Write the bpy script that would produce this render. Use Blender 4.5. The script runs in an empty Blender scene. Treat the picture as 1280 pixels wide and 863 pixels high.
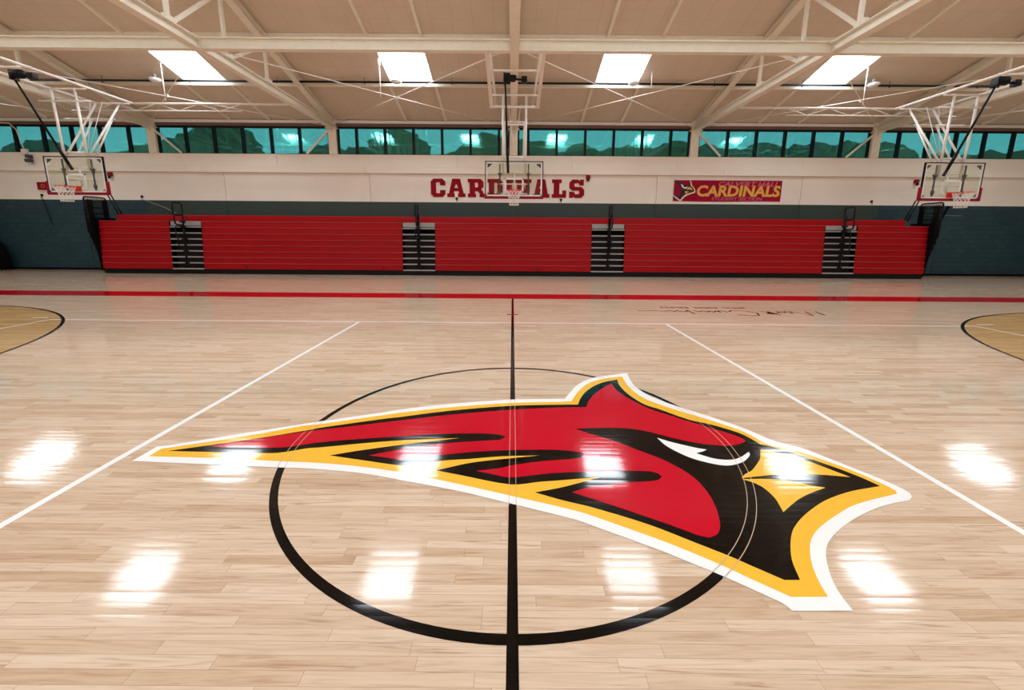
import bpy, bmesh, math, random
from mathutils import Vector, Matrix
random.seed(7)
C = bpy.context.scene.collection
sc = bpy.context.scene

# ------------------------------------------------------------------ camera
cam_d = bpy.data.cameras.new('camera'); cam = bpy.data.objects.new('camera', cam_d); C.objects.link(cam)
PITCH, ROLL, YAW, FPX = 0.17568565, -0.00720799, -0.00039247, 504.94
cp, sp = math.cos(PITCH), math.sin(PITCH)
Fv = Vector((math.sin(YAW)*cp, math.cos(YAW)*cp, -sp)); R0 = Vector((math.cos(YAW), -math.sin(YAW), 0)); D0 = Fv.cross(R0)
Rv = R0*math.cos(ROLL) + D0*math.sin(ROLL); Dv = -R0*math.sin(ROLL) + D0*math.cos(ROLL)
m3 = Matrix((Rv, -Dv, -Fv)).transposed()
cam.matrix_world = Matrix.Translation((-0.0117, -3.195, 1.6886)) @ m3.to_4x4()
cam_d.sensor_fit = 'HORIZONTAL'; cam_d.sensor_width = 36.0
cam_d.lens = FPX*36.0/1280.0
cam_d.shift_y = -(431.5-383.0)/1280.0
cam_d.clip_start = 0.05; cam_d.clip_end = 400
sc.camera = cam

# ------------------------------------------------------------------ view, world, light levels
sc.view_settings.view_transform = 'Standard'; sc.view_settings.look = 'None'
sc.view_settings.gamma = 1.0; sc.view_settings.use_curve_mapping = False
sc.view_settings.exposure = 0.13
SKYLIGHT_POWER = 21.0
SKY = (0.70, 0.86, 1.0); SKY_POWER = 1.5
w = bpy.data.worlds.new('sky'); sc.world = w; w.use_nodes = True
wn = w.node_tree.nodes['Background']; wn.inputs[0].default_value = (*SKY, 1); wn.inputs[1].default_value = SKY_POWER
sc.cycles.max_bounces = 10; sc.cycles.diffuse_bounces = 6; sc.cycles.glossy_bounces = 4
sc.cycles.transparent_max_bounces = 12; sc.cycles.transmission_bounces = 6
sc.cycles.sample_clamp_indirect = 8.0
sc.cycles.use_denoising = True
try: sc.cycles.denoiser = 'OPENIMAGEDENOISE'
except Exception: pass

# ------------------------------------------------------------------ material helpers
def new_mat(name):
    m = bpy.data.materials.new(name); m.use_nodes = True
    nt = m.node_tree; b = nt.nodes['Principled BSDF']
    return m, nt, b
def N(nt, t, **kw):
    n = nt.nodes.new(t)
    for k, v in kw.items():
        if k == 'ins':
            for i, x in v.items(): n.inputs[i].default_value = x
        else: setattr(n, k, v)
    return n
def mth(nt, op, a, b=None, c=None):
    n = nt.nodes.new('ShaderNodeMath'); n.operation = op
    for i, x in enumerate((a, b, c)):
        if x is None: continue
        if isinstance(x, (int, float)): n.inputs[i].default_value = x
        else: nt.links.new(x, n.inputs[i])
    return n.outputs[0]
def mixc(nt, f, a, b, mode='MIX'):
    n = nt.nodes.new('ShaderNodeMix'); n.data_type = 'RGBA'; n.blend_type = mode
    for s, x in ((n.inputs[0], f), (n.inputs[6], a), (n.inputs[7], b)):
        if isinstance(x, (int, float)): s.default_value = x
        elif isinstance(x, tuple): s.default_value = (*x, 1) if len(x) == 3 else x
        else: nt.links.new(x, s)
    return n.outputs[2]
def plain(name, col, rough=0.6, metal=0.0, vary=0.06, scale=6.0, spec=0.5, coat=0.0):
    m, nt, b = new_mat(name)
    geo = N(nt, 'ShaderNodeNewGeometry'); no = N(nt, 'ShaderNodeTexNoise', ins={'Scale': scale, 'Detail': 4.0})
    nt.links.new(geo.outputs['Position'], no.inputs['Vector'])
    c2 = tuple(min(1, x*(1-vary*2)) for x in col); c1 = tuple(min(1, x*(1+vary)) for x in col)
    nt.links.new(mixc(nt, no.outputs['Fac'], c2, c1), b.inputs['Base Color'])
    b.inputs['Roughness'].default_value = rough; b.inputs['Metallic'].default_value = metal
    b.inputs['Specular IOR Level'].default_value = spec; b.inputs['Coat Weight'].default_value = coat
    return m

BW = 0.0572                                                  # width of a floor strip
def strip_nodes(nt):
    """per-board random values and the slight cupping of each strip, from world position"""
    geo = N(nt, 'ShaderNodeNewGeometry'); sx = N(nt, 'ShaderNodeSeparateXYZ'); nt.links.new(geo.outputs['Position'], sx.inputs[0])
    yb = mth(nt, 'DIVIDE', sx.outputs[1], BW); row = mth(nt, 'FLOOR', yb); fy = mth(nt, 'SUBTRACT', yb, row)
    w1 = N(nt, 'ShaderNodeTexWhiteNoise', noise_dimensions='1D'); nt.links.new(row, w1.inputs['W'])
    ln = mth(nt, 'MULTIPLY_ADD', w1.outputs['Value'], 0.5, 0.62)
    xo = mth(nt, 'MULTIPLY_ADD', w1.outputs['Value'], 37.7, sx.outputs[0])
    xb = mth(nt, 'DIVIDE', xo, ln); col = mth(nt, 'FLOOR', xb); fx = mth(nt, 'SUBTRACT', xb, col)
    cv = N(nt, 'ShaderNodeCombineXYZ'); nt.links.new(row, cv.inputs[0]); nt.links.new(col, cv.inputs[1])
    w2 = N(nt, 'ShaderNodeTexWhiteNoise', noise_dimensions='3D'); nt.links.new(cv.outputs[0], w2.inputs['Vector'])
    return geo, sx, fx, fy, ln, w2
def floor_normal(nt, geo, sx, fy, w2, b):
    nx = N(nt, 'ShaderNodeTexNoise', ins={'Scale': 1.6, 'Detail': 2.0}); nt.links.new(geo.outputs['Position'], nx.inputs['Vector'])
    sc_ = N(nt, 'ShaderNodeSeparateColor'); nt.links.new(w2.outputs['Color'], sc_.inputs[0])
    sn = N(nt, 'ShaderNodeSeparateColor'); nt.links.new(nx.outputs['Color'], sn.inputs[0])
    ty = mth(nt, 'MULTIPLY_ADD', mth(nt, 'SUBTRACT', sc_.outputs[0], 0.5), 0.016, mth(nt, 'MULTIPLY', mth(nt, 'SUBTRACT', fy, 0.5), 0.016))
    ty = mth(nt, 'MULTIPLY_ADD', mth(nt, 'SUBTRACT', sn.outputs[0], 0.5), 0.012, ty)
    tx = mth(nt, 'MULTIPLY_ADD', mth(nt, 'SUBTRACT', sc_.outputs[1], 0.5), 0.005, mth(nt, 'MULTIPLY', mth(nt, 'SUBTRACT', sn.outputs[1], 0.5), 0.010))
    cn = N(nt, 'ShaderNodeCombineXYZ', ins={2: 1.0}); nt.links.new(tx, cn.inputs[0]); nt.links.new(ty, cn.inputs[1])
    vn = N(nt, 'ShaderNodeVectorMath', operation='NORMALIZE'); nt.links.new(cn.outputs[0], vn.inputs[0])
    nt.links.new(vn.outputs[0], b.inputs['Normal'])
def wood(name, ramp, seam=0.45):
    m, nt, b = new_mat(name)
    geo, sx, fx, fy, ln, w2 = strip_nodes(nt)
    sc_ = N(nt, 'ShaderNodeSeparateColor'); nt.links.new(w2.outputs['Color'], sc_.inputs[0])
    # grain: noise stretched along the board and shifted from board to board
    cv = N(nt, 'ShaderNodeCombineXYZ'); nt.links.new(mth(nt, 'MULTIPLY_ADD', sc_.outputs[2], 40.0, mth(nt, 'MULTIPLY', sx.outputs[0], 3.0)), cv.inputs[0])
    nt.links.new(mth(nt, 'MULTIPLY', sx.outputs[1], 34.0), cv.inputs[1])
    g1 = N(nt, 'ShaderNodeTexNoise', ins={'Scale': 1.0, 'Detail': 5.0, 'Roughness': 0.6, 'Distortion': 0.6}); nt.links.new(cv.outputs[0], g1.inputs['Vector'])
    cv2 = N(nt, 'ShaderNodeCombineXYZ'); nt.links.new(mth(nt, 'MULTIPLY_ADD', sc_.outputs[1], 31.0, mth(nt, 'MULTIPLY', sx.outputs[0], 2.2)), cv2.inputs[0])
    nt.links.new(mth(nt, 'MULTIPLY', sx.outputs[1], 42.0), cv2.inputs[1])
    g2 = N(nt, 'ShaderNodeTexNoise', ins={'Scale': 1.0, 'Detail': 3.0, 'Distortion': 1.5}); nt.links.new(cv2.outputs[0], g2.inputs['Vector'])
    streak = mth(nt, 'POWER', g2.outputs['Fac'], 5.0)
    v = mth(nt, 'ADD', mth(nt, 'MULTIPLY', sc_.outputs[0], 0.52), mth(nt, 'MULTIPLY', g1.outputs['Fac'], 0.46))
    cr = N(nt, 'ShaderNodeValToRGB'); nt.links.new(v, cr.inputs[0])
    el = cr.color_ramp.elements
    el[0].position = ramp[0][0]; el[0].color = (*ramp[0][1], 1); el[1].position = ramp[-1][0]; el[1].color = (*ramp[-1][1], 1)
    for p, c in ramp[1:-1]:
        e = el.new(p); e.color = (*c, 1)
    c = mixc(nt, mth(nt, 'MINIMUM', mth(nt, 'MULTIPLY', streak, 3.6), 0.8), cr.outputs[0], (0.37, 0.20, 0.11))
    # dark seams between strips and at butt joints
    dy = mth(nt, 'MULTIPLY', mth(nt, 'MINIMUM', fy, mth(nt, 'SUBTRACT', 1.0, fy)), BW)
    dx = mth(nt, 'MULTIPLY', mth(nt, 'MINIMUM', fx, mth(nt, 'SUBTRACT', 1.0, fx)), ln)
    s = mth(nt, 'LESS_THAN', mth(nt, 'MINIMUM', dy, mth(nt, 'MULTIPLY', dx, 0.8)), 0.0011)
    c = mixc(nt, mth(nt, 'MULTIPLY', s, seam), c, (0.25, 0.13, 0.07))
    nt.links.new(c, b.inputs['Base Color'])
    b.inputs['Roughness'].default_value = FLOOR_ROUGH; b.inputs['IOR'].default_value = FLOOR_IOR
    floor_normal(nt, geo, sx, fy, w2, b)
    return m
FLOOR_ROUGH = 0.085; FLOOR_IOR = 1.35
def floor_paint(name, col):
    m, nt, b = new_mat(name)
    geo, sx, fx, fy, ln, w2 = strip_nodes(nt)
    no = N(nt, 'ShaderNodeTexNoise', ins={'Scale': 9.0, 'Detail': 3.0}); nt.links.new(geo.outputs['Position'], no.inputs['Vector'])
    nt.links.new(mixc(nt, no.outputs['Fac'], tuple(x*0.94 for x in col), col), b.inputs['Base Color'])
    b.inputs['Roughness'].default_value = FLOOR_ROUGH; b.inputs['IOR'].default_value = FLOOR_IOR
    floor_normal(nt, geo, sx, fy, w2, b)
    return m

M = {}
M['maple'] = wood('maple_strip_floor', [(0.16, (0.53, 0.365, 0.235)), (0.36, (0.63, 0.465, 0.325)), (0.56, (0.68, 0.525, 0.385)), (0.84, (0.74, 0.595, 0.455))])
M['stain'] = wood('stained_strip_floor', [(0.22, (0.45, 0.25, 0.08)), (0.5, (0.58, 0.36, 0.14)), (0.85, (0.68, 0.46, 0.21))])
M['p_white'] = floor_paint('floor_paint_white', (0.92, 0.92, 0.90))
M['p_yellow'] = floor_paint('floor_paint_yellow', (0.90, 0.50, 0.045))
M['p_black'] = floor_paint('floor_paint_black', (0.0010, 0.0010, 0.0012))
M['p_red'] = floor_paint('floor_paint_red', (0.55, 0.0008, 0.018))
M['p_border'] = floor_paint('floor_paint_border_red', (0.50, 0.004, 0.012))
M['p_tan'] = floor_paint('floor_bare_wood_line', (0.62, 0.45, 0.32))
M['steel'] = plain('painted_steel', (0.86, 0.81, 0.69), 0.38)
M['pipe'] = plain('painted_pipe', (0.88, 0.83, 0.77), 0.3)
M['black'] = plain('black_enamel', (0.005, 0.005, 0.006), 0.4, spec=0.2)
M['rubber'] = plain('black_rubber', (0.003, 0.003, 0.003), 0.8, spec=0.1)
M['darkgrey'] = plain('dark_metal', (0.05, 0.06, 0.06), 0.4)
M['seat_red'] = plain('red_bleacher_plastic', (0.37, 0.0008, 0.004), 0.42, vary=0.05, scale=2.0, spec=0.22)
M['seat_edge'] = plain('paler_red_seat_edge', (0.50, 0.07, 0.09), 0.4)  # paler strip along the top front edge of each seat board
M['grey'] = plain('grey_aluminium', (0.34, 0.33, 0.31), 0.4)
M['maroon'] = plain('dark_riser', (0.018, 0.009, 0.011), 0.6, spec=0.2)
M['brown'] = plain('brown_head_strip', (0.16, 0.09, 0.065), 0.6)
M['letter'] = plain('red_letter', (0.29, 0.001, 0.008), 0.5, spec=0.15)
M['pad'] = plain('crimson_padding', (0.28, 0.002, 0.018), 0.5, spec=0.2)
M['rim'] = plain('rim_red', (0.75, 0.03, 0.02), 0.35)
M['white'] = plain('white_enamel', (0.82, 0.80, 0.77), 0.4)
M['net'] = plain('net_cord', (0.80, 0.76, 0.72), 0.8)
M['b_red'] = plain('banner_crimson', (0.36, 0.002, 0.030), 0.7, vary=0.12, spec=0.15)
M['b_gold'] = plain('banner_gold', (0.80, 0.43, 0.06), 0.6)
M['b_pink'] = plain('banner_pink', (0.55, 0.12, 0.18), 0.6)
M['b_cream'] = plain('banner_cream', (0.85, 0.68, 0.52), 0.6)
M['b_black'] = plain('banner_black', (0.008, 0.008, 0.01), 0.6)
M['b_white'] = plain('banner_white', (0.75, 0.76, 0.78), 0.6)
M['foliage'] = plain('foliage', (0.003, 0.026, 0.020), 0.8, vary=0.4, scale=0.8)
M['ground'] = plain('outdoor_ground', (0.12, 0.12, 0.10), 0.9)

def ceiling_mat():
    m, nt, b = new_mat('fibre_roof_deck')
    geo = N(nt, 'ShaderNodeNewGeometry'); sx = N(nt, 'ShaderNodeSeparateXYZ'); nt.links.new(geo.outputs['Position'], sx.inputs[0])
    def seam(o, p, t):
        a = mth(nt, 'DIVIDE', o, p); f = mth(nt, 'FRACT', a)
        return mth(nt, 'LESS_THAN', mth(nt, 'MULTIPLY', mth(nt, 'MINIMUM', f, mth(nt, 'SUBTRACT', 1.0, f)), p), t)
    s = mth(nt, 'MAXIMUM', seam(sx.outputs[0], 0.61, 0.006), mth(nt, 'MULTIPLY', seam(sx.outputs[1], 0.392, 0.006), 0.6))
    no = N(nt, 'ShaderNodeTexNoise', ins={'Scale': 1.3, 'Detail': 8.0, 'Roughness': 0.65}); nt.links.new(geo.outputs['Position'], no.inputs['Vector'])
    c = mixc(nt, no.outputs['Fac'], (0.61, 0.515, 0.405), (0.72, 0.62, 0.50))
    c = mixc(nt, mth(nt, 'MULTIPLY', s, 0.35), c, (0.30, 0.21, 0.15))
    nt.links.new(c, b.inputs['Base Color']); b.inputs['Roughness'].default_value = 0.9
    return m
M['ceiling'] = ceiling_mat()
def wall_mat(name, col, colshade=None, block=True):
    m, nt, b = new_mat(name)
    geo = N(nt, 'ShaderNodeNewGeometry'); sx = N(nt, 'ShaderNodeSeparateXYZ'); nt.links.new(geo.outputs['Position'], sx.inputs[0])
    no = N(nt, 'ShaderNodeTexNoise', ins={'Scale': 1.1, 'Detail': 5.0}); nt.links.new(geo.outputs['Position'], no.inputs['Vector'])
    c = mixc(nt, no.outputs['Fac'], tuple(x*0.93 for x in col), tuple(min(1, x*1.04) for x in col))
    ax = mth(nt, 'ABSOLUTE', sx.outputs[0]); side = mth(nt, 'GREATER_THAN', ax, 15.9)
    cv = N(nt, 'ShaderNodeCombineXYZ')
    nt.links.new(mth(nt, 'ADD', sx.outputs[0], sx.outputs[1]), cv.inputs[0]); nt.links.new(sx.outputs[2], cv.inputs[1])
    br = N(nt, 'ShaderNodeTexBrick', ins={'Scale': 1.0, 'Mortar Size': 0.012, 'Mortar Smooth': 0.2, 'Brick Width': 0.406, 'Row Height': 0.203, 'Color1': (1, 1, 1, 1), 'Color2': (0.66, 0.74, 0.80, 1), 'Mortar': (0.42, 0.45, 0.46, 1)})
    nt.links.new(cv.outputs[0], br.inputs['Vector'])
    if colshade:
        c = mixc(nt, side, c, mixc(nt, no.outputs['Fac'], tuple(x*0.9 for x in colshade), tuple(x*1.1 for x in colshade)))  # bluer ends: block paint with the shade there mixed into its colour
    if block:
        c = mixc(nt, side, c, mixc(nt, 1.0, c, br.outputs['Color'], 'MULTIPLY'))
        bp = N(nt, 'ShaderNodeBump', ins={'Strength': 0.8, 'Distance': 0.012}); bp.invert = True
        nt.links.new(mth(nt, 'MULTIPLY', br.outputs['Fac'], side), bp.inputs['Height']); nt.links.new(bp.outputs[0], b.inputs['Normal'])
    nt.links.new(c, b.inputs['Base Color']); b.inputs['Roughness'].default_value = 0.55
    return m
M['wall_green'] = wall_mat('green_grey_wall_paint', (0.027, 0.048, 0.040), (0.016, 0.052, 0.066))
M['wall_white'] = wall_mat('warm_white_wall_paint', (0.90, 0.83, 0.73), None, False)
def emis(name, col, power):
    m, nt, b = new_mat(name); nt.nodes.remove(b)
    e = N(nt, 'ShaderNodeEmission', ins={0: (*col, 1), 1: power}); nt.links.new(e.outputs[0], nt.nodes['Material Output'].inputs[0])
    return m
M['skylight'] = emis('skylight_diffuser', (0.86, 0.93, 1.0), SKYLIGHT_POWER)
def window_glass():
    m, nt, b = new_mat('teal_reflective_glass'); nt.nodes.remove(b)
    tr = N(nt, 'ShaderNodeBsdfTransparent', ins={0: (0.27, 0.58, 0.56, 1)}); gl = N(nt, 'ShaderNodeBsdfGlossy', ins={0: (0.22, 0.85, 0.72, 1), 'Roughness': 0.04})
    geo = N(nt, 'ShaderNodeNewGeometry'); no = N(nt, 'ShaderNodeTexNoise', ins={'Scale': 1.2, 'Detail': 1.0}); nt.links.new(geo.outputs['Position'], no.inputs['Vector'])
    bp = N(nt, 'ShaderNodeBump', ins={'Strength': 0.06, 'Distance': 0.05}); nt.links.new(no.outputs['Fac'], bp.inputs['Height']); nt.links.new(bp.outputs[0], gl.inputs['Normal'])
    mx = N(nt, 'ShaderNodeMixShader', ins={0: 0.22}); nt.links.new(tr.outputs[0], mx.inputs[1]); nt.links.new(gl.outputs[0], mx.inputs[2])
    nt.links.new(mx.outputs[0], nt.nodes['Material Output'].inputs[0])
    return m
M['window_glass'] = window_glass()
def clear_glass():
    m, nt, b = new_mat('clear_backboard_glass'); nt.nodes.remove(b)
    tr = N(nt, 'ShaderNodeBsdfTransparent', ins={0: (0.93, 0.95, 0.91, 1)}); gl = N(nt, 'ShaderNodeBsdfGlossy', ins={0: (1, 1, 1, 1), 'Roughness': 0.02})
    geo = N(nt, 'ShaderNodeNewGeometry'); fr = N(nt, 'ShaderNodeFresnel', ins={0: 1.45}); mx = N(nt, 'ShaderNodeMixShader')
    lwf = mth(nt, 'MULTIPLY', fr.outputs[0], mth(nt, 'SUBTRACT', 1.0, geo.outputs['Backfacing']))
    nt.links.new(lwf, mx.inputs[0]); nt.links.new(tr.outputs[0], mx.inputs[1]); nt.links.new(gl.outputs[0], mx.inputs[2])
    nt.links.new(mx.outputs[0], nt.nodes['Material Output'].inputs[0])
    return m
M['board_glass'] = clear_glass()

# ------------------------------------------------------------------ mesh helpers
class MB:
    """collects boxes, tubes and polygons; build() links them as ONE mesh object"""
    def __init__(s): s.v = []; s.f = []; s.mi = []; s.sm = []
    def add(s, vs, fs, mi=0, smooth=False):
        o = len(s.v); s.v += [tuple(p) for p in vs]
        for f in fs: s.f.append([i+o for i in f]); s.mi.append(mi); s.sm.append(smooth)
        return s
    def box(s, x0, x1, y0, y1, z0, z1, mi=0):
        vs = [(x, y, z) for z in (z0, z1) for y in (y0, y1) for x in (x0, x1)]
        return s.add(vs, [(0, 2, 3, 1), (4, 5, 7, 6), (0, 1, 5, 4), (2, 6, 7, 3), (0, 4, 6, 2), (1, 3, 7, 5)], mi)
    def bar(s, a, b, wd, h=None, up=(0, 0, 1), mi=0):
        """rectangular bar from a to b"""
        a = Vector(a); b = Vector(b); h = wd if h is None else h
        d = (b-a).normalized(); u = Vector(up)
        if abs(d.dot(u)) > 0.98: u = Vector((0, 1, 0))
        r = d.cross(u).normalized(); u = r.cross(d).normalized()
        vs = [p + r*sx*wd/2 + u*sz*h/2 for p in (a, b) for sx, sz in ((-1, -1), (1, -1), (1, 1), (-1, 1))]
        return s.add(vs, [(0, 3, 2, 1), (4, 5, 6, 7), (0, 1, 5, 4), (1, 2, 6, 5), (2, 3, 7, 6), (3, 0, 4, 7)], mi)
    def ibeam(s, a, b, wd, h, t=0.018, up=(0, 0, 1)):
        a = Vector(a); b = Vector(b); d = (b-a).normalized(); r = d.cross(Vector(up)).normalized(); u = r.cross(d).normalized()
        o = u*(h/2-t/2)
        s.bar(a+o, b+o, wd, t, up); s.bar(a-o, b-o, wd, t, up); s.bar(a, b, t, h-2*t, up)
        return s
    def tube(s, pts, r, n=8, mi=0, closed=False, cap=True):
        pts = [Vector(p) for p in pts]; k = len(pts); rings = []; prev = None
        for i, p in enumerate(pts):
            if closed: d = (pts[(i+1) % k]-pts[i-1]).normalized()
            else: d = (pts[min(i+1, k-1)]-pts[max(i-1, 0)]).normalized()
            if prev is None:
                ref = Vector((0, 0, 1)) if abs(d.z) < 0.9 else Vector((0, 1, 0)); u = d.cross(ref).normalized()
            else:
                u = (prev - d*prev.dot(d)).normalized()
            prev = u; v2 = d.cross(u)
            rr = r[i] if isinstance(r, (list, tuple)) else r
            rings.append([p + (u*math.cos(2*math.pi*j/n) + v2*math.sin(2*math.pi*j/n))*rr for j in range(n)])
        vs = [q for rg in rings for q in rg]; fs = []
        for i in range(k if closed else k-1):
            j = (i+1) % k
            fs += [(i*n+a, i*n+(a+1) % n, j*n+(a+1) % n, j*n+a) for a in range(n)]
        if cap and not closed: fs += [tuple(range(n))[::-1], tuple((k-1)*n+a for a in range(n))]
        return s.add(vs, fs, mi, True)
    def lathe(s, prof, c=(0, 0, 0), n=24, mi=0):
        vs = [(c[0]+r*math.cos(2*math.pi*j/n), c[1]+r*math.sin(2*math.pi*j/n), c[2]+z) for r, z in prof for j in range(n)]
        fs = [(i*n+a, i*n+(a+1) % n, (i+1)*n+(a+1) % n, (i+1)*n+a) for i in range(len(prof)-1) for a in range(n)]
        return s.add(vs, fs, mi, True)
    def poly(s, pts, mi=0): return s.add(pts, [tuple(range(len(pts)))], mi)
    def prism(s, pts, d, mi=0):
        """closed outline (3D points) extruded by vector d"""
        n = len(pts); a = [Vector(p) for p in pts]; b = [p+Vector(d) for p in a]
        return s.add(a+b, [tuple(range(n)), tuple(range(2*n-1, n-1, -1))] + [(i, n+i, n+(i+1) % n, (i+1) % n) for i in range(n)], mi)
    def build(s, name, mat, parent=None, bevel=0, tri=False, **tags):
        me = bpy.data.meshes.new(name); me.from_pydata(s.v, [], s.f)
        for mm in (mat if isinstance(mat, (list, tuple)) else [mat]): me.materials.append(mm)
        me.polygons.foreach_set('material_index', s.mi); me.polygons.foreach_set('use_smooth', s.sm)
        bm = bmesh.new(); bm.from_mesh(me)
        if tri: bmesh.ops.triangulate(bm, faces=[f for f in bm.faces if len(f.verts) > 4], ngon_method='EAR_CLIP')
        bmesh.ops.recalc_face_normals(bm, faces=bm.faces)
        bm.to_mesh(me); bm.free()
        o = bpy.data.objects.new(name, me); C.objects.link(o)
        if parent:
            o.parent = parent; o.matrix_parent_inverse = Matrix.Translation(-parent.location)
        if bevel:
            bv = o.modifiers.new('bevel', 'BEVEL'); bv.width = bevel; bv.segments = 2; bv.limit_method = 'ANGLE'
        for k, v2 in tags.items(): o[k] = v2
        return o
def thing(name, label, cat, loc, group=None):
    o = bpy.data.objects.new(name, None); C.objects.link(o); o.location = loc; o.empty_display_size = 0.2
    o['label'] = label; o['category'] = cat
    if group: o['group'] = group
    return o
def st(mb, name, mat, **k): return mb.build(name, mat, kind='structure', **k)
def smooth_outline(P, sub=4, ang=30, closed=True):
    """Catmull-Rom through the points, sharp where the outline turns by more than ang"""
    n = len(P); V = [Vector((p[0], p[1])) for p in P]; corner = []
    for i in range(n):
        a = V[i]-V[i-1]; b = V[(i+1) % n]-V[i]
        corner.append(a.length < 1e-6 or b.length < 1e-6 or abs(math.degrees(a.angle(b))) > ang)
    out = []
    for i in range(n):
        p1, p2 = V[i], V[(i+1) % n]
        p0 = V[i-1] if not corner[i] else p1*2-p2 if False else p1
        p3 = V[(i+2) % n] if not corner[(i+1) % n] else p2
        L = (p2-p1).length
        def lim(t): return t.normalized()*min(t.length, L) if t.length > 0 else t
        t1 = lim((p2-p0)*0.5) if not corner[i] else (p2-p1); t2 = lim((p3-p1)*0.5) if not corner[(i+1) % n] else (p2-p1)
        for k in range(sub):
            t = k/sub
            out.append((2*t**3-3*t*t+1)*p1 + (t**3-2*t*t+t)*t1 + (-2*t**3+3*t*t)*p2 + (t**3-t*t)*t2)
    return out
def text_mesh(txt, size, extrude, bold=0.0, shear=0.0, spacing=1.0):
    cu = bpy.data.curves.new('lettering', 'FONT'); cu.body = txt; cu.size = size; cu.extrude = extrude
    cu.offset = bold; cu.shear = shear; cu.space_character = spacing; cu.resolution_u = 3
    o = bpy.data.objects.new('lettering', cu); C.objects.link(o)
    dg = bpy.context.evaluated_depsgraph_get(); dg.update()
    me = bpy.data.meshes.new_from_object(o.evaluated_get(dg))
    vs = [v.co.copy() for v in me.vertices]; fs = [tuple(p.vertices) for p in me.polygons]
    bpy.data.objects.remove(o); bpy.data.curves.remove(cu); bpy.data.meshes.remove(me)
    return vs, fs

# ================================================================== THE SETTING
WY = 14.9; SLOPE = 0.28; ZE = 6.4; XS = 26.0
def roof(y): return ZE + SLOPE*(WY-abs(y))
st(MB().box(-XS, XS, -WY, WY+0.4, -0.12, 0.0), 'floor', M['maple'])
# far wall: green-grey panels below, warm white above, with thin joints
wf = MB()
wf.box(-XS, XS, WY+0.03, WY+0.35, 0, 4.6, 2)
wf.box(-XS, XS, WY+0.03, WY+0.35, 4.6, 5.0, 1)
seams = [-XS, -18.7, -12.47, -6.2, 0.0, 6.2, 12.45, 18.7, XS]
for a, b in zip(seams[:-1], seams[1:]):
    g = 0.009
    wf.box(a+g, b-g, WY, WY+0.04, 0, 3.05, 0)
    wf.box(a+g, b-g, WY, WY+0.04, 3.052, 4.23, 1)
st(wf, 'wall_far', [M['wall_green'], M['wall_white'], M['brown']])
tb = MB()
for a, b in zip([-XS, -21.9, -14.0, -6.35, 1.3, 9.0, 15.2, XS], [-21.9, -14.0, -6.35, 1.3, 9.0, 15.2, XS]): tb.box(a+0.006, b-0.006, WY-0.12, WY+0.03, 4.23, 4.48)
st(tb, 'trim_ledge', M['wall_white'], bevel=0.01)
tb = MB()
for a, b in zip([-XS, -17.5, -10.1, -2.4, 2.5, 7.0, 12.4, XS], [-17.5, -10.1, -2.4, 2.5, 7.0, 12.4, XS]): tb.box(a+0.006, b-0.006, WY-0.03, WY+0.03, 4.485, 5.0)
st(tb, 'trim_sill', M['wall_white'])
st(MB().box(-XS, XS, WY-0.012, WY, 0, 0.10), 'baseboard_far', M['rubber'])
st(MB().box(-XS, XS, WY-0.05, WY+0.30, 6.25, 6.37), 'trim_window_head', M['white'], bevel=0.015)
st(MB().box(-XS, XS, WY-0.01, WY+0.3, 6.13, 6.25).box(-XS, XS, WY+0.02, WY+0.3, 6.37, 6.41), 'trim_head_strip', M['brown'])
# the other three walls (behind and beside the camera)
def side_wall(name, x0, x1, y0, y1, top=6.4):
    mb = MB(); mb.box(x0, x1, y0, y1, 0, 3.05, 0); mb.box(x0, x1, y0, y1, 3.05, 5.0, 1)
    return mb
mb = side_wall('', -XS, XS, -WY-0.3, -WY); mb.box(-XS, XS, -WY-0.3, -WY, 5.0, 6.4, 1); st(mb, 'wall_near', [M['wall_green'], M['wall_white']])
for nm, x0, x1 in (('wall_left', -XS-0.3, -XS), ('wall_right', XS, XS+0.3)):
    mb = side_wall('', x0, x1, -WY, WY+0.35)
    mb.prism([(x0, -WY, 5.0), (x0, WY+0.35, 5.0), (x0, WY+0.35, 6.3), (x0, 0, roof(0)+0.5), (x0, -WY, 6.3)], (x1-x0, 0, 0), 1)
    st(mb, nm, [M['wall_green'], M['wall_white']])
# windows: one strip per bay
TX = [-22.95, -15.3, -7.65, 0.0, 7.65, 15.3, 22.95]
MULL = sorted([s*(0.62+1.21*k) for k in range(20) for s in (-1, 1)])
edges = [-XS] + TX + [XS]
for i, (a, b) in enumerate(zip(edges[:-1], edges[1:])):
    a2, b2 = a+0.16, b-0.16
    root = bpy.data.objects.new('window_%d' % (i+1), None); C.objects.link(root); root.location = ((a+b)/2, WY, 5.0); root['kind'] = 'structure'
    fr = MB(); fr.box(a2, b2, WY+0.03, WY+0.12, 6.06, 6.13); fr.box(a2, b2, WY+0.05, WY+0.11, 5.0, 5.03)
    fr.build('window_frame', M['black'], root)
    mu = MB()
    for x in MULL:
        if a2+0.1 < x < b2-0.1: mu.box(x-0.05, x+0.05, WY, WY+0.12, 5.0, 6.08)
    if a2 > -XS+1: mu.box(a2, a2+0.08, WY+0.02, WY+0.12, 5.0, 6.08)
    if b2 < XS-1: mu.box(b2-0.08, b2, WY+0.02, WY+0.12, 5.0, 6.08)
    mu.build('mullion', M['black'], root)
    MB().box(a2, b2, WY+0.065, WY+0.075, 5.02, 6.07).build('pane', M['window_glass'], root)
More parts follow.
